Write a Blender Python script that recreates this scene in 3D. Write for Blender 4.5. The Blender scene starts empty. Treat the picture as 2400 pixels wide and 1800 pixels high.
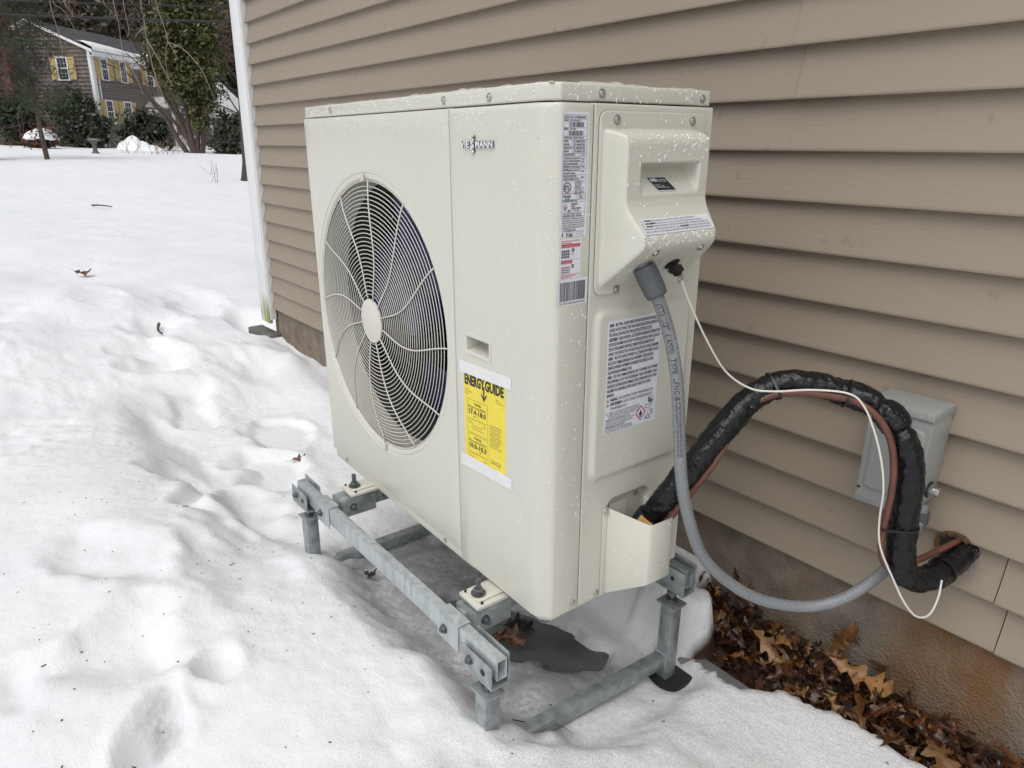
import bpy, bmesh, math, random
import numpy as np
from mathutils import Vector, Matrix, Euler

C = bpy.context.scene.collection
SC = bpy.context.scene
RNG = random.Random(7)
NR = np.random.default_rng(11)

# ------------------------------------------------------------------ camera
cam_d = bpy.data.cameras.new('camera')
cam = bpy.data.objects.new('camera', cam_d); C.objects.link(cam)
cam_d.sensor_width = 36; cam_d.lens = 24.52; cam_d.clip_start = 0.03; cam_d.clip_end = 600
R_ = Vector((0.6216, 0.7832, 0.0122)); U_ = Vector((-0.2566, 0.1889, 0.9479)); F_ = Vector((-0.7401, 0.5924, -0.3184))
m = Matrix((R_, U_, -F_)).transposed().to_4x4(); m.translation = (0, 0, 1.17)
cam.matrix_world = m
SC.camera = cam
# ------------------------------------------------------------------ light: overcast winter day
SUN_EL, SUN_AZ = math.radians(58), math.radians(160)
w = bpy.data.worlds.new('World'); SC.world = w; w.use_nodes = True
nt = w.node_tree; nt.nodes.clear()
out = nt.nodes.new('ShaderNodeOutputWorld'); bg = nt.nodes.new('ShaderNodeBackground')
sky = nt.nodes.new('ShaderNodeTexSky'); sky.sky_type = 'NISHITA'; sky.sun_disc = False
sky.sun_elevation = SUN_EL; sky.sun_rotation = SUN_AZ; sky.dust_density = 3.0; sky.air_density = 1.0
hsv = nt.nodes.new('ShaderNodeHueSaturation'); hsv.inputs['Saturation'].default_value = 0.22
nt.links.new(sky.outputs[0], hsv.inputs['Color']); nt.links.new(hsv.outputs[0], bg.inputs[0]); nt.links.new(bg.outputs[0], out.inputs[0])
bg.inputs[1].default_value = 0.15
sd = bpy.data.lights.new('sun', 'SUN'); sd.energy = 0.8; sd.angle = math.radians(60); sd.color = (1, 0.97, 0.93)
so = bpy.data.objects.new('sun', sd); C.objects.link(so)
sdir = Vector((math.sin(SUN_AZ) * math.cos(SUN_EL), math.cos(SUN_AZ) * math.cos(SUN_EL), math.sin(SUN_EL)))
so.rotation_euler = sdir.to_track_quat('Z', 'Y').to_euler(); so.location = (-3, -6, 9)
SC.view_settings.view_transform = 'Standard'; SC.view_settings.look = 'None'
SC.view_settings.gamma = 1; SC.view_settings.exposure = 0.08; SC.view_settings.use_curve_mapping = False
SC.cycles.max_bounces = 8; SC.cycles.transparent_max_bounces = 8

# ------------------------------------------------------------------ materials
def mat(name, col, rough=0.5, metal=0.0, var=0.0, vscale=8.0, bump=0.0, bscale=60.0, col2=None, spec=0.5, coat=0.0, stretch=None, detail=6.0):
    m = bpy.data.materials.new(name); m.use_nodes = True
    t = m.node_tree; p = t.nodes['Principled BSDF']
    p.inputs['Base Color'].default_value = (*col, 1); p.inputs['Roughness'].default_value = rough
    p.inputs['Metallic'].default_value = metal; p.inputs['Specular IOR Level'].default_value = spec
    p.inputs['Coat Weight'].default_value = coat
    tc = t.nodes.new('ShaderNodeTexCoord'); src = tc.outputs['Object']
    if stretch:
        mp = t.nodes.new('ShaderNodeMapping'); mp.inputs['Scale'].default_value = stretch
        t.links.new(src, mp.inputs[0]); src = mp.outputs[0]
    if var or col2:
        n = t.nodes.new('ShaderNodeTexNoise'); n.inputs['Scale'].default_value = vscale; n.inputs['Detail'].default_value = detail
        t.links.new(src, n.inputs['Vector'])
        r = t.nodes.new('ShaderNodeValToRGB'); r.color_ramp.elements[0].position = 0.3; r.color_ramp.elements[1].position = 0.7
        a = tuple(max(0, c * (1 - var)) for c in col); b = col2 if col2 else tuple(min(1, c * (1 + var)) for c in col)
        r.color_ramp.elements[0].color = (*a, 1); r.color_ramp.elements[1].color = (*b, 1)
        t.links.new(n.outputs[0], r.inputs[0]); t.links.new(r.outputs[0], p.inputs['Base Color'])
    if bump:
        n2 = t.nodes.new('ShaderNodeTexNoise'); n2.inputs['Scale'].default_value = bscale; n2.inputs['Detail'].default_value = 4
        t.links.new(src, n2.inputs['Vector'])
        bp = t.nodes.new('ShaderNodeBump'); bp.inputs['Strength'].default_value = bump; bp.inputs['Distance'].default_value = 0.01
        t.links.new(n2.outputs[0], bp.inputs['Height']); t.links.new(bp.outputs[0], p.inputs['Normal'])
    return m
def N(t, typ, **kw):
    n = t.nodes.new(typ)
    for k, v in kw.items(): setattr(n, k, v)
    return n
M = {}
M['paint'] = mat('cream_enamel', (0.61, 0.605, 0.53), 0.28, var=0.015, vscale=3, bump=0.012, bscale=500)
M['plate'] = mat('cast_foot_enamel', (0.62, 0.60, 0.53), 0.3, var=0.05, vscale=30)
M['dark'] = mat('dark_cavity', (0.012, 0.012, 0.013), 0.6)
M['shroud'] = mat('fan_shroud', (0.05, 0.05, 0.05), 0.5, var=0.1)
M['coil'] = mat('coil_fins', (0.012, 0.012, 0.013), 0.6)
M['blade'] = mat('fan_blade', (0.009, 0.014, 0.085), 0.3, var=0.2)
M['wire'] = mat('guard_wire', (0.62, 0.605, 0.54), 0.35)
M['chrome'] = mat('badge_metal', (0.80, 0.80, 0.82), 0.3, metal=0.15)
M['chromeshade'] = mat('badge_edge_shade', (0.20, 0.20, 0.21), 0.3, metal=0.6)  # shadow and dark reflections on the letter sides, put into the colour
M['screw'] = mat('screw_zinc', (0.55, 0.55, 0.54), 0.28, metal=0.9)
M['label'] = mat('label_white', (0.72, 0.74, 0.80), 0.4)
M['ink'] = mat('ink_black', (0.02, 0.02, 0.025), 0.5)
M['inkgrey'] = mat('ink_grey', (0.16, 0.16, 0.17), 0.5)
M['inkred'] = mat('ink_red', (0.55, 0.03, 0.06), 0.5)
M['inkyellow'] = mat('ink_yellow', (0.75, 0.52, 0.03), 0.5)
M['yellow'] = mat('paper_yellow', (0.80, 0.66, 0.06), 0.45, var=0.04, vscale=20)
M['tape'] = mat('tape_white', (0.72, 0.73, 0.73), 0.35, var=0.04, vscale=40)
M['sticker'] = mat('sticker_black', (0.018, 0.018, 0.022), 0.35)
M['galv'] = mat('galvanised_steel', (0.30, 0.335, 0.345), 0.40, metal=0.45, var=0.25, vscale=45, col2=(0.43, 0.47, 0.475), bump=0.08, bscale=90)
M['galvworn'] = mat('galvanised_drips', (0.42, 0.46, 0.47), 0.38, metal=0.4, vscale=70, var=0.15, col2=(0.55, 0.60, 0.61), stretch=(1, 1, 0.12), detail=9, bump=0.1, bscale=70)
M['bolt'] = mat('bolt_steel', (0.17, 0.18, 0.19), 0.4, metal=0.8, var=0.2, vscale=80)
M['rubber'] = mat('black_rubber', (0.012, 0.015, 0.018), 0.6)
M['pvcgrey'] = mat('pvc_dark_grey', (0.085, 0.092, 0.10), 0.45, var=0.1, vscale=30)
M['conduit'] = mat('conduit_grey', (0.21, 0.222, 0.235), 0.38, var=0.06, vscale=25)
M['foil'] = mat('black_wrap', (0.005, 0.0055, 0.0065), 0.25, bump=0.6, bscale=60, spec=0.42)
M['copper'] = mat('brown_cable', (0.13, 0.052, 0.034), 0.35, var=0.25, vscale=30)
M['whitewire'] = mat('white_wire', (0.70, 0.66, 0.60), 0.4)
M['tie'] = mat('zip_tie', (0.010, 0.010, 0.011), 0.35)
M['foam'] = mat('tan_foam', (0.62, 0.36, 0.11), 0.8, var=0.15, vscale=60)
M['box'] = mat('box_grey_paint', (0.30, 0.315, 0.305), 0.38, var=0.04, vscale=10, bump=0.03, bscale=300)
M['white'] = mat('white_vinyl', (0.76, 0.765, 0.77), 0.4, var=0.03, vscale=6)
M['wood'] = mat('hole_wood', (0.10, 0.055, 0.025), 0.8, var=0.4, vscale=60)

def _paint():
    t = M['paint'].node_tree; p = t.nodes['Principled BSDF']; tc = N(t, 'ShaderNodeTexCoord'); old = p.inputs['Normal'].links[0].from_node
    n = N(t, 'ShaderNodeTexNoise'); n.inputs['Scale'].default_value = 5; n.inputs['Detail'].default_value = 1; t.links.new(tc.outputs['Object'], n.inputs[0])
    b = N(t, 'ShaderNodeBump'); b.inputs['Strength'].default_value = .12; b.inputs['Distance'].default_value = .01; t.links.new(n.outputs[0], b.inputs['Height']); t.links.new(b.outputs[0], old.inputs['Normal'])
_paint()
def foundation_mat():
    m = mat('stained_concrete', (0.19, 0.17, 0.145), 0.88, bump=0.8, bscale=190, spec=.2)
    t = m.node_tree; p = t.nodes['Principled BSDF']
    tc = N(t, 'ShaderNodeTexCoord')
    n0 = N(t, 'ShaderNodeTexNoise'); n0.inputs['Scale'].default_value = 16; n0.inputs['Detail'].default_value = 8; t.links.new(tc.outputs['Object'], n0.inputs[0])
    r0 = N(t, 'ShaderNodeValToRGB'); r0.color_ramp.elements[0].position = .3; r0.color_ramp.elements[1].position = .72
    r0.color_ramp.elements[0].color = (0.17, 0.142, 0.112, 1); r0.color_ramp.elements[1].color = (0.31, 0.265, 0.215, 1)
    t.links.new(n0.outputs[0], r0.inputs[0])
    mp = N(t, 'ShaderNodeMapping'); mp.inputs['Scale'].default_value = (7, 1, 0.7); t.links.new(tc.outputs['Object'], mp.inputs[0])
    n1 = N(t, 'ShaderNodeTexNoise'); n1.inputs['Scale'].default_value = 1.0; n1.inputs['Detail'].default_value = 5; t.links.new(mp.outputs[0], n1.inputs[0])
    r1 = N(t, 'ShaderNodeValToRGB'); r1.color_ramp.elements[0].position = .46; r1.color_ramp.elements[1].position = .64
    t.links.new(n1.outputs[0], r1.inputs[0])
    mx = N(t, 'ShaderNodeMix', data_type='RGBA'); mx.inputs[7].default_value = (0.22, 0.105, 0.035, 1)
    sc = N(t, 'ShaderNodeMath', operation='MULTIPLY'); sc.inputs[1].default_value = 0.75; t.links.new(r1.outputs[0], sc.inputs[0])
    sx = N(t, 'ShaderNodeSeparateXYZ'); t.links.new(tc.outputs['Object'], sx.inputs[0]); gx = N(t, 'ShaderNodeMapRange'); gx.inputs[1].default_value = -.82; gx.inputs[2].default_value = -.30; gx.inputs[3].default_value = .25; gx.inputs[4].default_value = 1.15; t.links.new(sx.outputs[0], gx.inputs[0])
    sc2 = N(t, 'ShaderNodeMath', operation='MULTIPLY'); t.links.new(sc.outputs[0], sc2.inputs[0]); t.links.new(gx.outputs[0], sc2.inputs[1]); sc = sc2
    t.links.new(sc.outputs[0], mx.inputs[0]); t.links.new(r0.outputs[0], mx.inputs[6])
    t.links.new(mx.outputs[2], p.inputs['Base Color'])
    return m
M['foundation'] = foundation_mat()

def siding_mat():
    m = mat('beige_vinyl', (0.290, 0.240, 0.184), 0.5, var=0.03, vscale=2.0)
    t = m.node_tree; p = t.nodes['Principled BSDF']
    tc = N(t, 'ShaderNodeTexCoord')
    mp = N(t, 'ShaderNodeMapping'); mp.inputs['Scale'].default_value = (5, 60, 160); t.links.new(tc.outputs['Object'], mp.inputs[0])
    n1 = N(t, 'ShaderNodeTexNoise'); n1.inputs['Scale'].default_value = 2.0; n1.inputs['Detail'].default_value = 4; t.links.new(mp.outputs[0], n1.inputs[0])
    bp = N(t, 'ShaderNodeBump'); bp.inputs['Strength'].default_value = 0.16; bp.inputs['Distance'].default_value = 0.004
    t.links.new(n1.outputs[0], bp.inputs['Height']); t.links.new(bp.outputs[0], p.inputs['Normal'])
    # small grey smudges left by splashes
    v = N(t, 'ShaderNodeTexNoise'); v.inputs['Scale'].default_value = 32; v.inputs['Detail'].default_value = 2
    mp2 = N(t, 'ShaderNodeMapping'); mp2.inputs['Scale'].default_value = (1, 1, .55); t.links.new(tc.outputs['Object'], mp2.inputs[0]); t.links.new(mp2.outputs[0], v.inputs[0])
    r = N(t, 'ShaderNodeValToRGB'); r.color_ramp.elements[0].position = .685; r.color_ramp.elements[1].position = .75; t.links.new(v.outputs[0], r.inputs[0])
    old = p.inputs['Base Color'].links[0].from_socket
    mx = N(t, 'ShaderNodeMix', data_type='RGBA'); mx.inputs[7].default_value = (0.20, 0.165, 0.13, 1)
    sc = N(t, 'ShaderNodeMath', operation='MULTIPLY'); sc.inputs[1].default_value = 0.55; t.links.new(r.outputs[0], sc.inputs[0])
    t.links.new(sc.outputs[0], mx.inputs[0]); t.links.new(old, mx.inputs[6]); t.links.new(mx.outputs[2], p.inputs['Base Color'])
    return m
M['siding'] = siding_mat()

def trim_mat():
    m = mat('white_trim_with_algae', (0.74, 0.745, 0.75), 0.45)
    t = m.node_tree; p = t.nodes['Principled BSDF']; tc = N(t, 'ShaderNodeTexCoord')
    sp = N(t, 'ShaderNodeSeparateXYZ'); t.links.new(tc.outputs['Object'], sp.inputs[0])
    mr = N(t, 'ShaderNodeMapRange'); mr.inputs[1].default_value = 0.50; mr.inputs[2].default_value = 0.22; t.links.new(sp.outputs[2], mr.inputs[0])
    mp = N(t, 'ShaderNodeMapping'); mp.inputs['Scale'].default_value = (26, 26, 4); t.links.new(tc.outputs['Object'], mp.inputs[0])
    n = N(t, 'ShaderNodeTexNoise'); n.inputs['Scale'].default_value = 1; t.links.new(mp.outputs[0], n.inputs[0])
    ml = N(t, 'ShaderNodeMath', operation='MULTIPLY'); t.links.new(mr.outputs[0], ml.inputs[0]); t.links.new(n.outputs[0], ml.inputs[1])
    r = N(t, 'ShaderNodeValToRGB'); r.color_ramp.elements[0].position = .30; r.color_ramp.elements[1].position = .55; t.links.new(ml.outputs[0], r.inputs[0])
    mx = N(t, 'ShaderNodeMix', data_type='RGBA'); mx.inputs[6].default_value = (0.74, 0.745, 0.75, 1); mx.inputs[7].default_value = (0.30, 0.32, 0.10, 1)
    t.links.new(r.outputs[0], mx.inputs[0]); t.links.new(mx.outputs[2], p.inputs['Base Color'])
    return m
M['trim'] = trim_mat()

def snow_mat():
    m = bpy.data.materials.new('snow'); m.use_nodes = True
    t = m.node_tree; p = t.nodes['Principled BSDF']; tc = N(t, 'ShaderNodeTexCoord'); O = tc.outputs['Object']
    at = N(t, 'ShaderNodeAttribute'); at.attribute_name = 'cover'
    sp = N(t, 'ShaderNodeSeparateColor'); t.links.new(at.outputs['Color'], sp.inputs[0])
    def noise(s, d=4):
        n = N(t, 'ShaderNodeTexNoise'); n.inputs['Scale'].default_value = s; n.inputs['Detail'].default_value = d; t.links.new(O, n.inputs[0]); return n.outputs[0]
    def ramp(x, a, b, c0=(0, 0, 0, 1), c1=(1, 1, 1, 1)):
        r = N(t, 'ShaderNodeValToRGB'); r.color_ramp.elements[0].position = a; r.color_ramp.elements[1].position = b
        r.color_ramp.elements[0].color = c0; r.color_ramp.elements[1].color = c1; t.links.new(x, r.inputs[0]); return r.outputs[0]
    def mix(f, a, b):
        x = N(t, 'ShaderNodeMix', data_type='RGBA'); t.links.new(f, x.inputs[0])
        for i, q in ((6, a), (7, b)):
            if isinstance(q, tuple): x.inputs[i].default_value = q
            else: t.links.new(q, x.inputs[i])
        return x.outputs[2]
    def math_(op, a, b):
        x = N(t, 'ShaderNodeMath', operation=op)
        for i, q in ((0, a), (1, b)):
            if isinstance(q, (int, float)): x.inputs[i].default_value = q
            else: t.links.new(q, x.inputs[i])
        return x.outputs[0]
    snow = ramp(noise(3.5), .3, .7, (0.80, 0.815, 0.835, 1), (0.87, 0.88, 0.89, 1))
    gr = ramp(noise(210, 5), .35, .65, (0.58, 0.58, 0.58, 1), (0.80, 0.805, 0.81, 1))
    snow = mix(math_('MULTIPLY', sp.outputs[2], .8), snow, gr)
    # wet grey slush under the machine
    wn = math_('ADD', sp.outputs[0], math_('MULTIPLY', math_('SUBTRACT', noise(28, 6), .5), 0.7))
    wetm = ramp(wn, .35, .95)
    slush = ramp(noise(75, 10), .30, .62, (0.42, 0.42, 0.425, 1), (0.70, 0.705, 0.71, 1))
    slush = mix(ramp(noise(8, 6), .38, .60), (0.36, 0.362, 0.37, 1), slush)
    slush = mix(math_('MULTIPLY', at.outputs['Alpha'], ramp(noise(55, 8), .25, .62, (.55, .55, .55, 1))), slush, (0.15, 0.152, 0.158, 1))
    c = mix(wetm, snow, slush)
    # dirt specks
    vo = N(t, 'ShaderNodeTexVoronoi'); vo.inputs['Scale'].default_value = 125; t.links.new(O, vo.inputs[0])
    spk = ramp(vo.outputs['Distance'], .05, .16, (1, 1, 1, 1), (0, 0, 0, 1))
    sel = ramp(noise(60, 2), .52, .62)
    spk = math_('MULTIPLY', math_('MULTIPLY', spk, sel), sp.outputs[2])
    c = mix(math_('MULTIPLY', spk, .75), c, (0.16, 0.14, 0.12, 1))
    vo2 = N(t, 'ShaderNodeTexVoronoi'); vo2.inputs['Scale'].default_value = 16; t.links.new(O, vo2.inputs[0])
    sp2 = ramp(vo2.outputs['Distance'], .04, .075, (1, 1, 1, 1), (0, 0, 0, 1))
    c = mix(math_('MULTIPLY', math_('MULTIPLY', sp2, ramp(noise(5, 2), .48, .6)), .8), c, (0.10, 0.08, 0.06, 1))
    soil = ramp(noise(40, 6), .35, .7, (0.018, 0.011, 0.007, 1), (0.07, 0.038, 0.022, 1))
    c = mix(ramp(sp.outputs[1], .35, .65), c, soil)
    t.links.new(c, p.inputs['Base Color'])
    rg = N(t, 'ShaderNodeMapRange'); rg.inputs[3].default_value = .65; rg.inputs[4].default_value = .22; t.links.new(wetm, rg.inputs[0]); t.links.new(rg.outputs[0], p.inputs['Roughness'])
    b1 = N(t, 'ShaderNodeBump'); b1.inputs['Strength'].default_value = 0.35; b1.inputs['Distance'].default_value = 0.012; t.links.new(noise(38, 8), b1.inputs['Height'])
    b2 = N(t, 'ShaderNodeBump'); b2.inputs['Strength'].default_value = 0.4; b2.inputs['Distance'].default_value = 0.004; t.links.new(noise(330, 3), b2.inputs['Height']); t.links.new(b1.outputs[0], b2.inputs['Normal'])
    t.links.new(b2.outputs[0], p.inputs['Normal'])
    p.inputs['Specular IOR Level'].default_value = 0.35
    return m
M['snow'] = snow_mat()
M['snowcap'] = mat('snow_cap', (0.84, 0.85, 0.86), 0.6, bump=0.3, bscale=15)
M['puddle'] = mat('meltwater', (0.115, 0.117, 0.122), 0.16, var=0.3, vscale=14)
M['pad'] = mat('grey_pad', (0.20, 0.205, 0.21), 0.5, var=0.15, vscale=20)
def water_mat(name, rough=0.03):
    m = bpy.data.materials.new(name); m.use_nodes = True; p = m.node_tree.nodes['Principled BSDF']
    p.inputs['Transmission Weight'].default_value = 1; p.inputs['IOR'].default_value = 1.33; p.inputs['Roughness'].default_value = rough
    p.inputs['Base Color'].default_value = (1, 1, 1, 1); return m
M['beadglint'] = mat('rain_beads_glint', (0.72, 0.725, 0.68), 0.05, spec=.7); M['ice'] = water_mat('melting_ice', 0.2)  # opaque pale bead colour stands in for sky highlights on clear drops
M['leaf1'] = mat('oak_leaf_tan', (0.15, 0.068, 0.022), 0.36, var=0.35, vscale=25)
M['leaf2'] = mat('oak_leaf_rust', (0.10, 0.036, 0.013), 0.34, var=0.4, vscale=25)
M['leaf3'] = mat('oak_leaf_dark', (0.045, 0.018, 0.011), 0.35, var=0.45, vscale=25)
M['leaf4'] = mat('oak_leaf_pale', (0.22, 0.115, 0.042), 0.4, var=0.25, vscale=25)
for k_ in ('leaf1', 'leaf2', 'leaf3', 'leaf4'):
    t_ = M[k_].node_tree; p_ = t_.nodes['Principled BSDF']; src_ = p_.inputs['Base Color'].links[0].from_socket
    oi = N(t_, 'ShaderNodeObjectInfo'); h_ = N(t_, 'ShaderNodeHueSaturation'); mr_ = N(t_, 'ShaderNodeMapRange'); mr_.inputs[3].default_value = .55; mr_.inputs[4].default_value = 1.5
    t_.links.new(oi.outputs['Random'], mr_.inputs[0]); t_.links.new(mr_.outputs[0], h_.inputs['Value']); t_.links.new(src_, h_.inputs['Color'])
    n_ = N(t_, 'ShaderNodeTexNoise'); n_.inputs['Scale'].default_value = 90; n_.inputs['Detail'].default_value = 5; tc_ = N(t_, 'ShaderNodeTexCoord'); t_.links.new(tc_.outputs['Object'], n_.inputs[0])
    rp_ = N(t_, 'ShaderNodeValToRGB'); rp_.color_ramp.elements[0].position = .56; rp_.color_ramp.elements[1].position = .66; t_.links.new(n_.outputs[0], rp_.inputs[0])
    mx_ = N(t_, 'ShaderNodeMix', data_type='RGBA'); mx_.inputs[7].default_value = (0.02, 0.011, 0.008, 1); f_ = N(t_, 'ShaderNodeMath', operation='MULTIPLY'); f_.inputs[1].default_value = .6
    t_.links.new(rp_.outputs[0], f_.inputs[0]); t_.links.new(f_.outputs[0], mx_.inputs[0]); t_.links.new(h_.outputs[0], mx_.inputs[6]); t_.links.new(mx_.outputs[2], p_.inputs['Base Color'])
    bp_ = N(t_, 'ShaderNodeBump'); bp_.inputs['Strength'].default_value = .4; bp_.inputs['Distance'].default_value = .003; t_.links.new(n_.outputs[0], bp_.inputs['Height']); t_.links.new(bp_.outputs[0], p_.inputs['Normal'])
M['leafblack'] = mat('leaf_black', (0.012, 0.010, 0.010), 0.4)
M['litter'] = mat('leaf_litter', (0.03, 0.014, 0.009), 0.5, var=0.6, vscale=40, col2=(0.09, 0.045, 0.02))
M['shingle'] = mat('weathered_shingles', (0.125, 0.097, 0.086), 0.8, var=0.4, vscale=2.2, col2=(0.23, 0.18, 0.16), stretch=(6, 6, 2))
M['clap'] = mat('grey_clapboard', (0.19, 0.165, 0.155), 0.7, var=0.08, vscale=3)
M['roof'] = mat('grey_roof_shingle', (0.085, 0.082, 0.085), 0.8, var=0.25, vscale=8)
M['shutter'] = mat('mustard_shutter', (0.50, 0.37, 0.17), 0.55, var=0.08)
M['glass'] = mat('window_glass', (0.035, 0.05, 0.05), 0.06, spec=0.8)
M['red'] = mat('red_bow', (0.40, 0.015, 0.04), 0.6)
M['brick'] = mat('chimney_brick', (0.15, 0.065, 0.05), 0.8, var=0.3, vscale=10)
M['bark'] = mat('brown_bark', (0.085, 0.060, 0.050), 0.9, var=0.4, vscale=15, bump=0.6, bscale=30)
M['barkgrey'] = mat('grey_bark', (0.055, 0.05, 0.047), 0.9, var=0.4, vscale=15, bump=0.6, bscale=30)
M['twig'] = mat('tan_twig', (0.26, 0.19, 0.14), 0.8, var=0.3, vscale=4)
M['holly'] = mat('ivy_green', (0.05, 0.062, 0.020), 0.45, var=0.6, vscale=1.6, col2=(0.13, 0.135, 0.04))
M['rhodo'] = mat('rhododendron_green', (0.026, 0.038, 0.018), 0.4, var=0.5, vscale=2.5, col2=(0.075, 0.09, 0.05))
M['pine'] = mat('pine_green', (0.025, 0.042, 0.020), 0.6, var=0.5, vscale=1.5, col2=(0.06, 0.08, 0.035))
M['redtwig'] = mat('reddish_leaves', (0.13, 0.05, 0.032), 0.8, var=0.5, vscale=1.5)
M['wood_g'] = mat('woodland_green', (0.06, 0.07, 0.042), 0.8, var=0.6, vscale=0.35, col2=(0.13, 0.135, 0.085))
M['wood_b'] = mat('woodland_brown', (0.10, 0.083, 0.065), 0.9, var=0.5, vscale=0.5, col2=(0.17, 0.13, 0.10))
M['hill'] = mat('forest_floor', (0.11, 0.092, 0.066), 0.95, var=0.5, vscale=0.4)
M['stone'] = mat('birdbath_stone', (0.14, 0.135, 0.128), 0.8, var=0.2)
M['cable'] = mat('power_cable', (0.012, 0.012, 0.013), 0.6)

# ------------------------------------------------------------------ helpers
class MB:
    def __init__(s): s.v = []; s.f = []; s.m = []
    def add(s, vs, fs, mi=0):
        o = len(s.v); s.v.extend([tuple(map(float, q)) for q in vs]); s.f.extend([tuple(int(i) + o for i in f) for f in fs]); s.m.extend([mi] * len(fs)); return s
    def box(s, x0, x1, y0, y1, z0, z1, mi=0):
        return s.add([(x0, y0, z0), (x1, y0, z0), (x1, y1, z0), (x0, y1, z0), (x0, y0, z1), (x1, y0, z1), (x1, y1, z1), (x0, y1, z1)],
                     [(0, 3, 2, 1), (4, 5, 6, 7), (0, 1, 5, 4), (1, 2, 6, 5), (2, 3, 7, 6), (3, 0, 4, 7)], mi)
    def obox(s, c, ax, ay, az, hx, hy, hz, mi=0):
        c, ax, ay, az = map(np.array, (c, ax, ay, az)); vs = []
        for k in (-1, 1):
            for i, j in ((-1, -1), (1, -1), (1, 1), (-1, 1)): vs.append(c + ax * i * hx + ay * j * hy + az * k * hz)
        return s.add(vs, [(0, 3, 2, 1), (4, 5, 6, 7), (0, 1, 5, 4), (1, 2, 6, 5), (2, 3, 7, 6), (3, 0, 4, 7)], mi)
    def prism(s, poly, z0, z1, mi=0):
        n = len(poly); vs = [(x, y, z0) for x, y in poly] + [(x, y, z1) for x, y in poly]
        return s.add(vs, [tuple(range(n - 1, -1, -1)), tuple(range(n, 2 * n))] + [(i, (i + 1) % n, n + (i + 1) % n, n + i) for i in range(n)], mi)
    def tube(s, path, r, n=8, cap=True, closed=False, mi=0, prof=None):
        P = np.array(path, float); k = len(P); rr = np.full(k, r) if np.isscalar(r) else np.array(r)
        T = np.gradient(P, axis=0) if not closed else np.roll(P, -1, 0) - np.roll(P, 1, 0)
        T /= np.linalg.norm(T, axis=1)[:, None] + 1e-12
        up = np.array([0, 0, 1.]) if abs(T[0][2]) < .9 else np.array([1., 0, 0])
        nv = np.cross(up, T[0]); nv /= np.linalg.norm(nv); vs = []
        for i in range(k):
            nv = nv - T[i] * (nv @ T[i]); nv /= np.linalg.norm(nv); b = np.cross(T[i], nv)
            for j in range(n):
                a = 2 * math.pi * j / n; vs.append(P[i] + rr[i] * (math.cos(a) * nv + math.sin(a) * b))
        fs = []; kk = k if closed else k - 1
        for i in range(kk):
            i2 = (i + 1) % k
            for j in range(n): fs.append((i * n + j, i * n + (j + 1) % n, i2 * n + (j + 1) % n, i2 * n + j))
        if cap and not closed: fs += [tuple(range(n - 1, -1, -1)), tuple((k - 1) * n + j for j in range(n))]
        return s.add(vs, fs, mi)
    def cyl(s, p0, p1, r, n=12, mi=0, r1=None): return s.tube([p0, p1], r if r1 is None else [r, r1], n, mi=mi)
    def lathe(s, prof, n=16, c=(0, 0, 0), ax=(0, 0, 1), mi=0):
        ax = np.array(ax, float); ax /= np.linalg.norm(ax); u = np.cross(ax, (1, 0, 0) if abs(ax[0]) < .9 else (0, 1, 0)); u /= np.linalg.norm(u); v = np.cross(ax, u); c = np.array(c)
        vs = [c + ax * h + r * (math.cos(2 * math.pi * j / n) * u + math.sin(2 * math.pi * j / n) * v) for r, h in prof for j in range(n)]
        k = len(prof); fs = [(i * n + j, i * n + (j + 1) % n, (i + 1) * n + (j + 1) % n, (i + 1) * n + j) for i in range(k - 1) for j in range(n)]
        fs += [tuple(range(n - 1, -1, -1)), tuple((k - 1) * n + j for j in range(n))]
        return s.add(vs, fs, mi)
    def build(s, name, mats, parent=None, bevel=0.0, angle=38, seg=2, smooth=True):
        me = bpy.data.meshes.new(name)
        if bevel:
            bm = bmesh.new(); bv = [bm.verts.new(q) for q in s.v]
            for f, mi in zip(s.f, s.m):
                try: bm.faces.new([bv[i] for i in f]).material_index = mi
                except ValueError: pass
            bmesh.ops.recalc_face_normals(bm, faces=bm.faces)
            es = [e for e in bm.edges if len(e.link_faces) == 2 and e.calc_face_angle(0) > math.radians(25)]
            bmesh.ops.bevel(bm, geom=es, offset=bevel, segments=seg, profile=0.5, affect='EDGES', clamp_overlap=True)
            bm.to_mesh(me); bm.free()
        else:
            me.from_pydata(s.v, [], s.f); me.polygons.foreach_set('material_index', s.m)
            bm = bmesh.new(); bm.from_mesh(me); bmesh.ops.recalc_face_normals(bm, faces=bm.faces); bm.to_mesh(me); bm.free()
        for x in (mats if isinstance(mats, (list, tuple)) else [mats]): me.materials.append(M[x] if isinstance(x, str) else x)
        if smooth and len(me.polygons):
            me.polygons.foreach_set('use_smooth', [True] * len(me.polygons)); me.set_sharp_from_angle(angle=math.radians(angle))
        me.update()
        return link(name, me, parent)
def link(name, me, parent=None):
    o = bpy.data.objects.new(name, me); C.objects.link(o)
    if parent is not None: o.parent = parent
    return o
def thing(name, label, cat, loc=(0, 0, 0), rot=(0, 0, 0), group=None):
    o = bpy.data.objects.new(name, None); C.objects.link(o); o.empty_display_size = .1
    o.location = loc; o.rotation_euler = rot; o['label'] = label; o['category'] = cat
    if group: o['group'] = group
    return o
def tag(o, label, cat, group=None):
    o['label'] = label; o['category'] = cat
    if group: o['group'] = group
    return o
def structure(o): o['kind'] = 'structure'; return o
def stuff(o): o['kind'] = 'stuff'; return o
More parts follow.
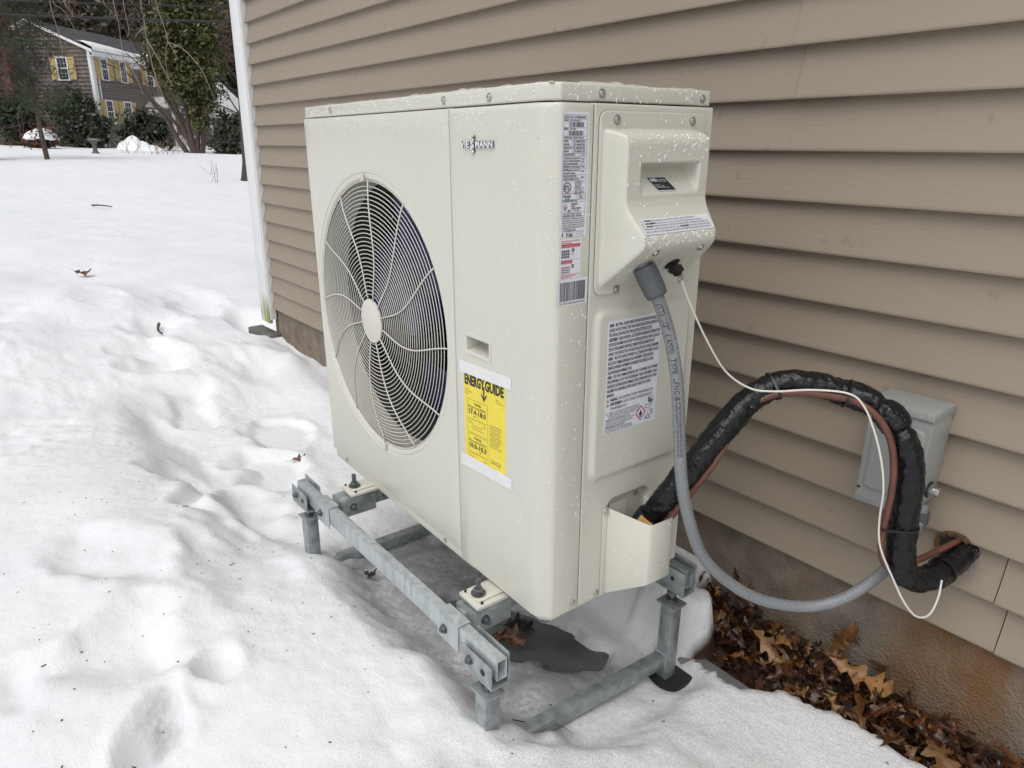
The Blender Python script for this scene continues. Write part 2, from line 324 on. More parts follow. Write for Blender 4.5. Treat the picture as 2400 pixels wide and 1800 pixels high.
def fastmesh(name, V, Q, mats, parent=None, mi=None, smooth=False):
    V = np.asarray(V, np.float32); Q = np.asarray(Q, np.int32); n = Q.shape[1]
    me = bpy.data.meshes.new(name); me.vertices.add(len(V)); me.vertices.foreach_set('co', V.ravel())
    me.loops.add(Q.size); me.loops.foreach_set('vertex_index', Q.ravel()); me.polygons.add(len(Q))
    me.polygons.foreach_set('loop_start', np.arange(0, Q.size, n, dtype=np.int32)); me.polygons.foreach_set('loop_total', np.full(len(Q), n, np.int32))
    for x in (mats if isinstance(mats, (list, tuple)) else [mats]): me.materials.append(M[x])
    if mi is not None: me.polygons.foreach_set('material_index', np.asarray(mi, np.int32))
    if smooth: me.polygons.foreach_set('use_smooth', np.ones(len(Q), bool))
    me.update(calc_edges=True); me.validate()
    return link(name, me, parent)
def gridfaces(nu, nv, flip=False):
    i = np.arange(nu - 1)[:, None] * nv + np.arange(nv - 1)[None, :]
    q = np.stack([i, i + nv, i + nv + 1, i + 1], -1).reshape(-1, 4)
    return q[:, ::-1] if flip else q
def sstep(a, b, x):
    t = np.clip((x - a) / (b - a), 0, 1); return t * t * (3 - 2 * t)
def catmull(pts, per=8):
    P = np.array(pts, float); Q = np.vstack([2 * P[0] - P[1], P, 2 * P[-1] - P[-2]]); o = []
    for i in range(1, len(Q) - 2):
        for j in range(per):
            t = j / per; a, b, c, d = Q[i - 1], Q[i], Q[i + 1], Q[i + 2]
            o.append(.5 * (2 * b + (c - a) * t + (2 * a - 5 * b + 4 * c - d) * t * t + (3 * b - a - 3 * c + d) * t ** 3))
    o.append(P[-1]); return np.array(o)
_lat = NR.random((256, 256))
def vnoise(x, y, s=0):
    xi = np.floor(x).astype(int); yi = np.floor(y).astype(int); fx = x - xi; fy = y - yi
    fx = fx * fx * fx * (fx * (fx * 6 - 15) + 10); fy = fy * fy * fy * (fy * (fy * 6 - 15) + 10)
    g = lambda a, b: _lat[(a + 37 * s) % 256, (b + 91 * s) % 256]
    return (g(xi, yi) * (1 - fx) + g(xi + 1, yi) * fx) * (1 - fy) + (g(xi, yi + 1) * (1 - fx) + g(xi + 1, yi + 1) * fx) * fy - .5
# lettering: built-in font turned into mesh
_txt = {}
def text_geo(body, bold=0.0, spacing=1.0):
    k = (body, bold, spacing)
    if k in _txt: return _txt[k]
    cu = bpy.data.curves.new('t', 'FONT'); cu.body = body; cu.size = 1; cu.resolution_u = 2; cu.offset = bold; cu.space_character = spacing; cu.fill_mode = 'FRONT'
    o = bpy.data.objects.new('t', cu); C.objects.link(o)
    dg = bpy.context.evaluated_depsgraph_get(); me = bpy.data.meshes.new_from_object(o.evaluated_get(dg), depsgraph=dg)
    V = np.array([v.co[:2] for v in me.vertices]) if len(me.vertices) else np.zeros((0, 2)); Fc = [tuple(p.vertices) for p in me.polygons]
    bpy.data.objects.remove(o); bpy.data.curves.remove(cu); bpy.data.meshes.remove(me)
    _txt[k] = (V, Fc); return V, Fc
class Sheet:
    """a printed sheet: (s,t) in metres from its top-left corner, t down"""
    def __init__(s, org, ux, uy, off): s.o = np.array(org, float); s.ux = np.array(ux, float); s.uy = np.array(uy, float); s.n = np.cross(s.ux, s.uy); s.n /= np.linalg.norm(s.n); s.off = off; s.mb = MB()
    def P(s, a, t, up=1.0): return s.o + s.ux * a - s.uy * t + s.n * s.off * up
    def rect(s, a, t, w_, h, mi=0, up=1.0): s.mb.add([s.P(a, t, up), s.P(a, t + h, up), s.P(a + w_, t + h, up), s.P(a + w_, t, up)], [(0, 1, 2, 3)], mi); return s
    def poly(s, pts, mi=0, up=1.0): s.mb.add([s.P(a, t, up) for a, t in pts], [tuple(range(len(pts)))], mi); return s
    def frame(s, a, t, w_, h, k=.0004, mi=0):
        s.rect(a, t, w_, k, mi); s.rect(a, t + h - k, w_, k, mi); s.rect(a, t + k, k, h - 2 * k, mi); s.rect(a + w_ - k, t + k, k, h - 2 * k, mi); return s
    def text(s, body, a, t, h, w_=None, mi=0, bold=0.0, up=1.5, align=0):
        V, Fc = text_geo(body, bold)
        if not len(V): return s
        x0, x1 = V[:, 0].min(), V[:, 0].max(); sx = (w_ / (x1 - x0)) if w_ else h / .72
        sy = h / .72; W_ = (x1 - x0) * sx
        s.mb.add([s.P(a - align * W_ + (x - x0) * sx, t + h - y * sy, up) for x, y in V], Fc, mi); return s
    def bars(s, a, t, w_, h, seed, mi=0):
        r = random.Random(seed); x = 0
        while x < w_:
            b = r.choice((.0004, .0005, .0008, .0012)); b = min(b, w_ - x); s.rect(a + x, t, b, h, mi); x += b + r.choice((.0004, .0005, .0009))
        return s
    def ring(s, a, t, r0, r1, mi=0, n=28, sy=1.0):
        for j in range(n):
            q = [2 * math.pi * j / n, 2 * math.pi * (j + 1) / n]
            s.poly([(a + r1 * math.cos(q[0]), t + sy * r1 * math.sin(q[0])), (a + r0 * math.cos(q[0]), t + sy * r0 * math.sin(q[0])), (a + r0 * math.cos(q[1]), t + sy * r0 * math.sin(q[1])), (a + r1 * math.cos(q[1]), t + sy * r1 * math.sin(q[1]))], mi)
        return s
    def diamond(s, a, t, r, mi_red, mi_blk, rt=None):
        rt = rt or r; k = .8
        cs = [(0, -1), (-1, 0), (0, 1), (1, 0)]
        for i in range(4):
            p, q = cs[i], cs[(i + 1) % 4]
            s.poly([(a + p[0] * r, t + p[1] * rt), (a + q[0] * r, t + q[1] * rt), (a + q[0] * r * k, t + q[1] * rt * k), (a + p[0] * r * k, t + p[1] * rt * k)], mi_red)
        fl = [(0, .42), (-.25, .3), (-.3, .05), (-.18, -.12), (-.12, .02), (-.02, -.45), (.14, -.2), (.16, .0), (.24, -.08), (.3, .12), (.22, .32)]
        s.poly([(a + x * r, t + y * rt) for x, y in fl], mi_blk); s.rect(a - .3 * r, t + .47 * rt, .6 * r, .08 * rt, mi_blk); return s
    def tri(s, a, t, h, mi_y, mi_k):
        s.poly([(a + h * .55, t), (a, t + h), (a + h * 1.1, t + h)], mi_k); s.poly([(a + h * .55, t + h * .2), (a + h * .17, t + h * .9), (a + h * .93, t + h * .9)], mi_y, 1.6)
        s.rect(a + h * .5, t + h * .4, h * .1, h * .28, mi_k, 2.2); return s
    def build(s, name, mats, parent): return s.mb.build(name, mats, parent, smooth=False)
def plate(mb, sh, w_, h, th=.0003):
    pass

# ------------------------------------------------------------------ ground and snow
def axis_coords(segs):
    o = []
    for a, b, d in segs: o += list(np.arange(a, b, d))
    return np.array(o)
def geo(a, b, d0, k=1.07):
    o = [a]; d = d0
    while o[-1] < b: d *= k; o.append(o[-1] + d)
    return np.array(o)
xs_ = np.concatenate([-geo(9, 190, .06)[::-1], np.arange(-9, -3.2, .045)[1:], np.arange(-3.2, .35, .0125), geo(.35, 60, .02, 1.1)])
ys_ = np.concatenate([-geo(.6, 120, .02, 1.1)[::-1], np.arange(-.6, 1.5, .0125)[1:], geo(1.5, 3.5, .03, 1.02)[:-1], geo(3.55, 120, .06, 1.06)])
X, Y = np.meshgrid(xs_, ys_, indexing='ij')
def edge_y(x):   # leaf strip: snow stops in front of this line
    return 1.155 + .085 * sstep(-.66, -.56, x) + .25 * np.maximum(0, x + .57) + .04 * vnoise(x * 9, x * 0 + 3.3, 2) + .03 * vnoise(x * 31, x * 0 + 1.3, 19) + .018 * vnoise(x * 80, x * 0 + 2.3, 20)
def ground(X, Y, full=False):
    d = np.maximum(0, -X - 3.0)
    h = 0.125 + 0.0205 * d + 0.02 * np.maximum(0, np.abs(Y) - 6) * .4
    h = h + .10 * vnoise(X * .16, Y * .16, 1) * sstep(5, 12, d) + .05 * vnoise(X * .55, Y * .55, 3) * sstep(1, 5, d)
    far = sstep(6, 1, d)
    crisp = sstep(.05, .30, vnoise(X * 1.3 + 9, Y * 1.3, 23))
    lump = .09 * vnoise(X * 1.1, Y * 1.6, 4) + .026 * vnoise(X * 2.9 + 5, Y * 3.6, 5) + (.004 + .016 * crisp) * vnoise(X * 8, Y * 9, 6) + (.0025 + .008 * crisp) * vnoise(X * 21, Y * 23, 7) + .0025 * vnoise(X * 47, Y * 47, 24) + .012 * crisp * (np.abs(vnoise(X * 12 + 4, Y * 15, 33)) - .12) + .006 * sstep(.0, .2, vnoise(X * 2.2, Y * 2.2 + 4, 34)) * (np.abs(vnoise(X * 27, Y * 33, 35)) - .12)
    h = h + lump * (.35 + .65 * far)
    # bank in front of the stand
    bank = np.exp(-(((X + 1.75) / .9) ** 2 + ((Y - .12) / .38) ** 2))
    h = h + .075 * bank
    e3 = .10 * vnoise(X * 3, Y * 3, 25) + .04 * vnoise(X * 9, Y * 9, 26)
    h = h - .085 * sstep(.40, .58, Y + e3) * sstep(-3.9, -2.9, X + e3) * sstep(-1.5, -1.8, X) * (1 - .5 * sstep(1.0, 1.3, Y))
    # trodden path and footprints
    for (x, y, rx, ry, dp) in ((-4.0, .72, .28, .13, .11), (-5.1, 1.25, .35, .14, .07), (-3.25, .70, .22, .10, .10), (-2.72, .93, .16, .10, .10), (-2.36, .78, .17, .09, .09),
                               (-4.6, .9, .22, .13, .08), (-2.0, .60, .16, .08, .07), (-1.97, .44, .20, .05, .05), (-5.4, .7, .3, .14, .05), (-1.62, .40, .16, .10, .05),
                               (-1.27, .255, .05, .035, .085), (-1.21, .14, .055, .04, .09), (-1.45, .10, .12, .07, .06), (-1.42, -.03, .09, .06, .05), (-1.75, .17, .15, .08, .05), (-3.6, 1.1, .2, .12, .06), (-2.3, .45, .2, .06, .04)):
        wx = .16 * vnoise(X * 5 + x * 3, Y * 5, 13) + .09 * vnoise(X * 13, Y * 13 + y, 14); wy = .12 * vnoise(X * 5, Y * 5 + 7, 15) + .06 * vnoise(X * 14 + 3, Y * 14, 16)
        q = ((X - x + wx) / rx) ** 2 + ((Y - y + wy) / ry) ** 2; k = .62 if rx > .08 else .8
        h = h - k * dp * np.exp(-q ** 1.3) + k * dp * .2 * np.exp(-((np.sqrt(q) - 1.5) / .4) ** 2)
    # hollow at the house corner
    h = h - .13 * np.exp(-(((X + 4.48) / .30) ** 2 + ((Y - 1.44) / .12) ** 2) ** 2)
    h = h - .05 * sstep(1.25, 1.46, Y) * sstep(-4.2, -3.8, X) * sstep(.5, -1.0, X)
    # melted basin under and around the machine
    e = .05 * vnoise(X * 5, Y * 5, 8) + .025 * vnoise(X * 15, Y * 15, 9) + .016 * vnoise(X * 38, Y * 38, 27)
    xb = -.80 + .10 * sstep(.62, .85, Y)
    ins = sstep(-1.78, -1.55, X + e) * (1 - sstep(xb - .03, xb + .08, X + .6 * e)) * sstep(.56, .74, Y + e) * (1 - sstep(1.10, 1.24, Y + e))
    ice = .050 + .018 * vnoise(X * 6, Y * 6, 10) + .012 * vnoise(X * 17, Y * 17, 11)
    h = h * (1 - ins) + ice * ins
    wet = ins * (1 - .7 * sstep(.98, 1.10, Y + e)) * (1 - .45 * sstep(-.86, -.76, X))
    # puddle hollow
    px, py = (X + 1.065) * .9 + (Y - .93) * .42, -(X + 1.065) * .42 + (Y - .93) * .9
    wd = .085 - .22 * px + .05 * vnoise(X * 26, Y * 26, 18)
    pu = (1 - sstep(-.012, .012, np.abs(py) - np.clip(wd, .0, .09))) * sstep(-.20, -.15, px) * (1 - sstep(.15, .20, px))
    pu = np.maximum(pu, 1 - sstep(.75, 1.0, np.sqrt(((X + 1.25) / .10) ** 2 + ((Y - .86) / .05) ** 2) + 3 * e))
    h = h - .05 * pu * ins
    # heap behind the rear leg, against the leaves
    e2 = .05 * vnoise(X * 14, Y * 14, 12) + .02 * vnoise(X * 40, Y * 40, 31)
    heap = np.exp(-((((X + .90 + e2) / .13) ** 2 + ((Y - 1.23 + e2) / .085) ** 2) ** 1.6))
    h = np.maximum(h, .19 * heap * (1 + .25 * vnoise(X * 16, Y * 16, 28)) + .022 * vnoise(X * 30, Y * 30, 29) * (heap > .15) + .010 * vnoise(X * 70, Y * 70, 30) * (heap > .15))
    # leaf strip along the foundation
    ey = edge_y(X)
    lf = sstep(ey - .012, ey + .018, Y) * sstep(-.97, -.90, X) * (1 - sstep(1.2, 2.5, X)) * (1 - sstep(.35, .75, heap))
    h = h * (1 - lf) + .012 * lf
    # drip edge below the pad's rear leg
    lg = np.exp(-(((X + .79) / .07) ** 2 + ((Y - 1.11) / .06) ** 2) ** 2)
    h = h * (1 - lg) + .018 * lg
    # bottom foreground heap near the camera side
    nh = np.exp(-(((X + .62) / .22) ** 2 + ((Y - .86) / .24) ** 2))
    h = h * (1 - (1 - ins) * .50 * sstep(-.86, -.62, X) * sstep(.70, 1.12, Y) * (1 - lf) * (1 - np.clip(heap * 1.6, 0, 1)))
    ib = np.exp(-(((X + .815) / .045) ** 2 + ((Y - .675) / .05) ** 2)) + .8 * np.exp(-(((X + .775) / .03) ** 2 + ((Y - .735) / .035) ** 2))
    h = h + .055 * np.clip(ib, 0, 1) * ins
    soil = lf * sstep(1.16, 1.21, Y + .0 * X)
    spk = np.clip(1.15 * sstep(-1.05, -.5, X) * sstep(-.2, .3, Y) + .14 * sstep(-3.4, -1.2, X), 0, 1)
    dirt = np.exp(-(((X + 1.21) / .06) ** 2 + ((Y - .14) / .045) ** 2)) + .4 * np.exp(-(((X + 1.27) / .05) ** 2 + ((Y - .255) / .04) ** 2))
    wet = np.clip(np.maximum(wet, .9 * dirt), 0, 1)
    q = np.sqrt(((px - .0) / .24) ** 2 + (py / .13) ** 2) + 3 * e; melt = (1 - sstep(.5, 1.25, q)) * ins
    melt = np.maximum(melt, .75 * (1 - sstep(.5, 1.3, np.sqrt(((X + 1.28) / .30) ** 2 + ((Y - .90) / .15) ** 2) + 3 * e)) * ins)
    if full: return h, wet, soil, spk, melt
    return h, wet, soil, spk
Hh, Wt, Sl, Sp, Ml = ground(X, Y, True)
V = np.stack([X, Y, Hh], -1).reshape(-1, 3)
sn = fastmesh('snow_ground', V, gridfaces(len(xs_), len(ys_)), 'snow', smooth=True)
ca = sn.data.color_attributes.new('cover', 'FLOAT_COLOR', 'POINT')
ca.data.foreach_set('color', np.stack([Wt, Sl, Sp, Ml], -1).reshape(-1).astype(np.float32))
structure(sn)
def gz(x, y):
    return float(ground(np.array([[x]], float), np.array([[y]], float))[0][0, 0])
n_ = 40
pts = [(-1.08 + .34 * math.cos(a), .92 + .20 * math.sin(a), .0282) for a in [2 * math.pi * i / n_ for i in range(n_)]]
structure(MB().add(pts, [tuple(range(n_))]).build('meltwater_puddle', 'puddle', smooth=False))
# ------------------------------------------------------------------ the house with the siding
YB, P_, ZS = 1.424, .1016, .2607
house = thing('sided_house', 'house wall of beige vinyl siding with white corner trim behind the machine', 'house', (0, 0, 0))
MB().box(-4.17, 3.2, YB + .022, 7.5, ZS + .01, 2.9).build('wall_sheathing', 'dark', house, smooth=False)
MB().box(-4.12, 3.2, 1.455, 7.4, -.4, ZS + .03).build('foundation', 'foundation', house, smooth=False)
PROF = [(.0205, P_ + .006), (.0200, .095), (.0182, .080), (.0150, .062), (.0110, .044), (.0066, .027), (.0026, .013), (.0004, .006), (-.0002, .003), (.0006, .0002), (.003, -.0006), (.0215, .0004)]
def siding_piece(x0, x1, z0, lap):
    mb = MB()
    for c in (0, 1):
        # the lower course of a lap sits a little aside of the upper one
        a0 = x0 + (.012 if c == 0 else -.008) if lap[0] else x0; a1 = x1 + ((.012 if c == 0 else -.008) - .0020 if lap[1] else 0)
        k = 24; xs = np.linspace(a0, a1, k); dy = -.0026 if lap[0] else 0
        wob = .0012 * np.sin(xs * 2.1 + z0 * 9 + c) + .0008 * np.sin(xs * 5.3 + z0 * 17)
        vs = []
        for i, x in enumerate(xs):
            f = math.exp(-(x - a0) / .05) if lap[0] else 0
            for y, z in PROF: vs.append((x, YB + y + dy * f + wob[i] * (1 - z / .11), z0 + c * P_ + z))
        n = len(PROF); fs = [(i * n + j, (i + 1) * n + j, (i + 1) * n + j + 1, i * n + j + 1) for i in range(k - 1) for j in range(n - 1)]
        mb.add(vs, fs)
    return mb.build('siding_panel', 'siding', house, angle=50)
JOINT = {0: [-3.837, -.296], 1: [-1.9, 1.4], 2: [.6], 3: [-2.6, .95], 4: [-1.35, 2.1], 5: [-.867, 2.7], 6: [-3.517, .3], 7: [-2.945, .75], 8: [-1.7, 1.9], 9: [-.6], 10: [-2.9, .7], 11: [-1.2]}
for r in range(12):
    xs = [-4.066] + JOINT[r] + [3.2]
    for i in range(len(xs) - 1): siding_piece(xs[i], xs[i + 1], ZS + r * 2 * P_, (i > 0, i < len(xs) - 2))
mb = MB()
mb.box(-4.215, -4.082, 1.405, 1.4275, .165, 2.75); mb.box(-4.215, -4.190, 1.43, 1.56, .165, 2.75)
mb.build('corner_trim', 'trim', house, bevel=.004)
MB().box(-4.080, -4.069, 1.412, 1.445, .19, 2.75).build('trim_channel', 'white', house)
# end wall of the house, round the corner
vs = []; fs = []
for k in range(24):
    z = ZS + k * P_; o = len(vs)
    vs += [(-4.184, 1.562, z + P_), (-4.198, 1.562, z), (-4.184, 1.562, z), (-4.184, 7.5, z + P_), (-4.198, 7.5, z), (-4.184, 7.5, z)]
    fs += [(o, o + 1, o + 4, o + 3), (o + 1, o + 2, o + 5, o + 4)]
MB().add(vs, fs).build('end_siding', 'siding', house, smooth=False)
mb = MB(); mb.box(-4.5, 3.5, 1.12, 7.8, 2.80, 2.83); mb.box(-4.5, 3.5, 1.10, 1.118, 2.76, 2.95); mb.build('eave', 'white', house, smooth=False)
mb = MB(); mb.prism([(-4.5, 2.952), (3.5, 2.952), (3.5, 2.99), (-4.5, 2.99)], 1.08, 1.081)
MB().add([(-4.5, 1.08, 2.96), (3.5, 1.08, 2.96), (3.5, 4.5, 4.3), (-4.5, 4.5, 4.3), (-4.5, 7.9, 2.96), (3.5, 7.9, 2.96)], [(0, 1, 2, 3), (3, 2, 5, 4)]).build('roof', 'roof', house, smooth=False)
# hole where the pipes enter
HX, HZ = -.388, .445
mb = MB()
rim = [(HX + .034 * math.cos(a) * (1 + .08 * math.sin(5 * a)), HZ + .030 * math.sin(a)) for a in [2 * math.pi * i / 26 for i in range(26)]]
mb.add([(x, YB - .0028, z) for x, z in rim], [tuple(range(25, -1, -1))]); mb.build('pipe_hole', 'dark', house, smooth=False)
mb = MB()
for k in range(9):
    a = math.radians(60 + k * 26); r0, r1 = .026, .036
    mb.obox((HX + .031 * math.cos(a), YB - .0045, HZ + .028 * math.sin(a)), (math.cos(a), 0, math.sin(a)), (0, 1, 0), (-math.sin(a), 0, math.cos(a)), .005, .003, .007 + .002 * math.sin(k * 7))
mb.build('hole_edge', 'wood', house, bevel=.001)
mb = MB(); rr = random.Random(3)
for k in range(26):
    a = rr.uniform(-2.4, .6); p = np.array([HX + .03 * math.cos(a), YB - .006, HZ + .028 * math.sin(a)]); q = [p]
    for j in range(5): p = p + np.array([rr.gauss(.003, .006), rr.gauss(-.0005, .002), rr.gauss(-.004, .006)]); q.append(p)
    mb.tube(q, .00035, 3)
stuff(mb.build('stray_fibres', 'inkgrey', house))
sb = MB(); sb.add([(-4.36, 1.36, .04), (-4.04, 1.385, .04), (-4.04, 1.452, .04), (-4.36, 1.455, .04), (-4.36, 1.36, .098), (-4.04, 1.385, .108), (-4.04, 1.452, .110), (-4.36, 1.455, .10)],
       [(0, 3, 2, 1), (4, 5, 6, 7), (0, 1, 5, 4), (1, 2, 6, 5), (2, 3, 7, 6), (3, 0, 4, 7)])
tag(sb.build('stepping_stone', 'stone', bevel=.008), 'flat grey stone in the snow hollow under the white corner trim', 'stone')
pv = MB(); pv.box(-.98, -.50, 1.165, 1.222, -.03, .028); pv.box(-1.75, -.98, .55, 1.222, -.03, .012)
structure(pv.build('equipment_pad', 'pad', bevel=.004))

# ------------------------------------------------------------------ the heat pump
UO = (-1.7199, .7372, .3501); UR = (.016163, -.002073, -.029261)
hp = thing('heat_pump', 'cream outdoor heat pump with round fan guard on a galvanised stand', 'heat pump', UO, UR)
UM = Matrix.LocRotScale(Vector(UO), Euler(UR), None)
def uw(p): return np.array(UM @ Vector(p))
W, D, H = .932, .356, .8836
FX, FZ, FR = .3240, .4517, .3195
# front panel with the fan opening
def front_panel():
    x0, x1, z0, z1 = .0, .6595, .020, H
    mb = MB(); n = 96
    angs = [2 * math.pi * i / n for i in range(n)]
    for cx, cz in ((x0, z0), (x1, z0), (x1, z1), (x0, z1)): angs.append(math.atan2(cz - FZ, cx - FX) % (2 * math.pi))
    angs = sorted(set(round(a, 6) for a in angs)); k = len(angs)
    def rect(a, ins):
        c, s = math.cos(a), math.sin(a); t = 1e9
        if c > 1e-9: t = min(t, (x1 - ins - FX) / c)
        if c < -1e-9: t = min(t, (x0 + ins - FX) / c)
        if s > 1e-9: t = min(t, (z1 - ins - FZ) / s)
        if s < -1e-9: t = min(t, (z0 + ins - FZ) / s)
        return FX + t * c, FZ + t * s
    rings = []
    rings.append([(*rect(a, 0), .022) for a in angs]); rings.append([(*rect(a, 0), .003) for a in angs]); rings.append([(*rect(a, .0009), .0008) for a in angs]); rings.append([(*rect(a, .003), 0) for a in angs])
    for f in (.35, .75): rings.append([((1 - f) * rect(a, .003)[0] + f * (FX + FR * math.cos(a)), (1 - f) * rect(a, .003)[1] + f * (FZ + FR * math.sin(a)), 0) for a in angs])
    for r, y in ((FR, 0), (FR - .0015, .0016), (FR - .0035, .0018), (FR - .006, .0006), (FR - .012, .0012), (FR - .0155, .004), (FR - .0165, .010), (FR - .017, .075)): rings.append([(FX + r * math.cos(a), FZ + r * math.sin(a), y) for a in angs])
    for rg in rings: mb.v += [(x, y, z) for x, z, y in rg]
    for i in range(len(rings) - 1):
        for j in range(k): mb.f.append((i * k + j, i * k + (j + 1) % k, (i + 1) * k + (j + 1) % k, (i + 1) * k + j)); mb.m.append(0)
    return mb.build('fan_panel', 'paint', hp, angle=30)
front_panel()
# service panel: front strip, chamfer and the narrow side strip, one bent sheet
sec = [(.662, .022), (.662, .003), (.6628, .0008), (.665, 0), (.7015, 0), (.7725, 0), (.885, 0), (.897, .0004), (.904, .0018), (.909, .0045), (.926, .0165), (.930, .0205), (.932, .0255), (.932, .05), (.932, .0805), (.9312, .0828), (.929, .0836), (.915, .0836)]
zz = [.0035, .0045, .006, .2, .4675, .4945, H - .009, H - .004, H - .0012, H, H]
ins = [.003, .0009, 0, 0, 0, 0, 0, .0006, .0022, .006, .020]
HX_, HY_, HW, HHt = .698, .464, .080, .034    # recessed grip
mb = MB(); k = len(sec)
cen = np.array([.80, .06])
for z, i in zip(zz, ins):
    for x, y in sec:
        d_ = np.array([x, y]) - np.array([.86, .07]); q = np.array([x, y])
        if 3 <= sec.index((x, y)) <= 14:
            if y < .001: q = q + (0, i)
            elif x > .931: q = q - (i, 0)
            else: q = q + np.array([-.5, .86]) * i
        mb.v.append((q[0], q[1], z))
for i in range(len(zz) - 1):
    for j in range(k - 1):
        if zz[i] == .4675 and sec[j] == (.7015, 0): continue
        mb.f.append((i * k + j, i * k + j + 1, (i + 1) * k + j + 1, (i + 1) * k + j)); mb.m.append(0)
mb.build('service_panel', 'paint', hp, angle=24)
# grip recess: a frame proud of the panel and a black-free tray sunk behind it
mb = MB(); gx0, gx1, gz0, gz1 = .6945, .7795, .4605, .5015
def rrect(x0, x1, z0, z1, r, n=4):
    o = []
    for cx, cz, a in ((x1 - r, z1 - r, 0), (x0 + r, z1 - r, 90), (x0 + r, z0 + r, 180), (x1 - r, z0 + r, 270)):
        for i in range(n + 1): q = math.radians(a + 90 * i / n); o.append((cx + r * math.cos(q), cz + r * math.sin(q)))
    return o
loops = [(0, .006, .0012), (.0006, .0054, -.0016), (.0035, .003, -.0020), (.0065, .0025, -.0012), (.0075, .002, .0005)]
rl = [[(x, y, z) for x, z in rrect(gx0 + i, gx1 - i, gz0 + i, gz1 - i, max(.0015, .005 - i * .5))] for i, _, y in loops]
nn = len(rl[0])
for rg in rl: mb.v += rg
for i in range(len(rl) - 1):
    for j in range(nn): mb.f.append((i * nn + j, i * nn + (j + 1) % nn, (i + 1) * nn + (j + 1) % nn, (i + 1) * nn + j)); mb.m.append(0)
gripf = mb.build('grip_frame', 'paint', hp)
tx0, tx1, tz0, tz1 = .7015, .7725, .4675, .4945
MB().add([(tx0, .0004, tz0), (tx1, .0004, tz0), (tx1, .0004, tz1), (tx0, .0004, tz1), (tx0 + .004, .032, tz0 + .007), (tx1 - .002, .032, tz0 + .007), (tx1 - .002, .034, tz1 + .012), (tx0 + .004, .034, tz1 + .012)],
         [(0, 1, 5, 4), (1, 2, 6, 5), (2, 3, 7, 6), (3, 0, 4, 7), (4, 5, 6, 7)]).build('grip_tray', 'paint', hp, smooth=False)
# rear side panel: pressed sheet with a raised field and a recessed corner for the valves
ys = np.unique(np.concatenate([np.linspace(.0858, .356, 92), [.0866, .0875]])); zs = np.unique(np.concatenate([np.linspace(.004, H, 230), [.0055, H - .0016]]))
YY, ZZ = np.meshgrid(ys, zs, indexing='ij')
def rbox_mask(y, z, y0, y1, z0, z1, w_, r):
    cy, cz = (y0 + y1) / 2, (z0 + z1) / 2; qy = np.abs(y - cy) - (y1 - y0) / 2 + r; qz = np.abs(z - cz) - (z1 - z0) / 2 + r
    dd = np.hypot(np.maximum(qy, 0), np.maximum(qz, 0)) + np.minimum(np.maximum(qy, qz), 0) - r
    return 1 - sstep(-w_, w_, dd)
hh = .0065 * rbox_mask(YY, ZZ, .102, .334, .260, .566, .006, .018)
hh = hh - .014 * rbox_mask(YY, ZZ, .150, .262, .02, .202, .005, .02)
hh = hh - .003 * (YY < .0863) - .002 * (ZZ > H - .001) - .002 * (ZZ < .005)
V = np.stack([W + hh, YY, ZZ], -1).reshape(-1, 3)
fastmesh('side_panel', V, gridfaces(len(ys), len(zs)), 'paint', hp, smooth=True)
mb = MB(); mb.box(.0, .006, .024, .356, .02, H); mb.build('far_side_panel', 'paint', hp, smooth=False)
MB().box(.006, .925, .345, .3555, .02, H - .002).build('coil', 'coil', hp, smooth=False)
MB().box(.662, .664, .026, .344, .02, H - .003).build('divider', 'shroud', hp, smooth=False)
MB().prism([(.004, .006), (.70, .006), (.70, .010), (.906, .010), (.924, .026), (.924, .352), (.004, .352)], -.006, .0195).build('base_pan', 'paint', hp, bevel=.003)
# fan behind the guard
mb = MB(); mb.lathe([(FR - .017, .0), (FR - .019, .03), (FR - .020, .13), (FR - .006, .16), (FR - .006, .162), (FR - .018, .131), (FR - .016, .03), (FR - .015, .0)], 64, (FX, .074, FZ), (0, 1, 0))
sh = MB()
prof = [(FR - .0172, .072), (FR - .019, .10), (FR - .020, .20), (FR - .012, .235)]
vs = [(FX + r * math.cos(2 * math.pi * j / 72), y, FZ + r * math.sin(2 * math.pi * j / 72)) for r, y in prof for j in range(72)]
sh.add(vs, [(i * 72 + j, i * 72 + (j + 1) % 72, (i + 1) * 72 + (j + 1) % 72, (i + 1) * 72 + j) for i in range(3) for j in range(72)]); sh.build('fan_shroud', 'shroud', hp)
fan = MB().lathe([(.01, 0), (.05, .006), (.062, .03), (.062, .09)], 24, (FX, .085, FZ), (0, 1, 0)).build('fan_hub', 'blade', hp)
for b in range(3):
    vs = []; nr, na = 7, 10; a0 = math.radians(38 + 120 * b)
    for i in range(nr):
        r = .055 + (FR - .03 - .055) * i / (nr - 1); span = math.radians(62 + 22 * math.sin(i / (nr - 1) * 2.6)); lead = math.radians(26) * (i / (nr - 1)) ** 1.6
        for j in range(na):
            t = j / (na - 1); a = a0 + lead + span * (t - .5); y = .155 - .105 * t * (.9 - .25 * i / nr) + .012 * math.sin(t * 3.1)
            vs.append((FX + r * math.cos(a), y, FZ + r * math.sin(a)))
    v2 = [(x, y + .004, z) for x, y, z in vs]; fs = [tuple(q) for q in gridfaces(nr, na)]
    MB().add(vs, fs).add(v2, [f[::-1] for f in fs]).build('fan_blade', 'blade', hp)
MB().box(FX - .25, FX + .25, .262, .275, FZ - .02, FZ + .02).box(FX - .02, FX + .02, .25, .28, FZ - .36, FZ + .4).cyl((FX, .17, FZ), (FX, .26, FZ), .05, 20).build('fan_motor_bracket', 'dark', hp)
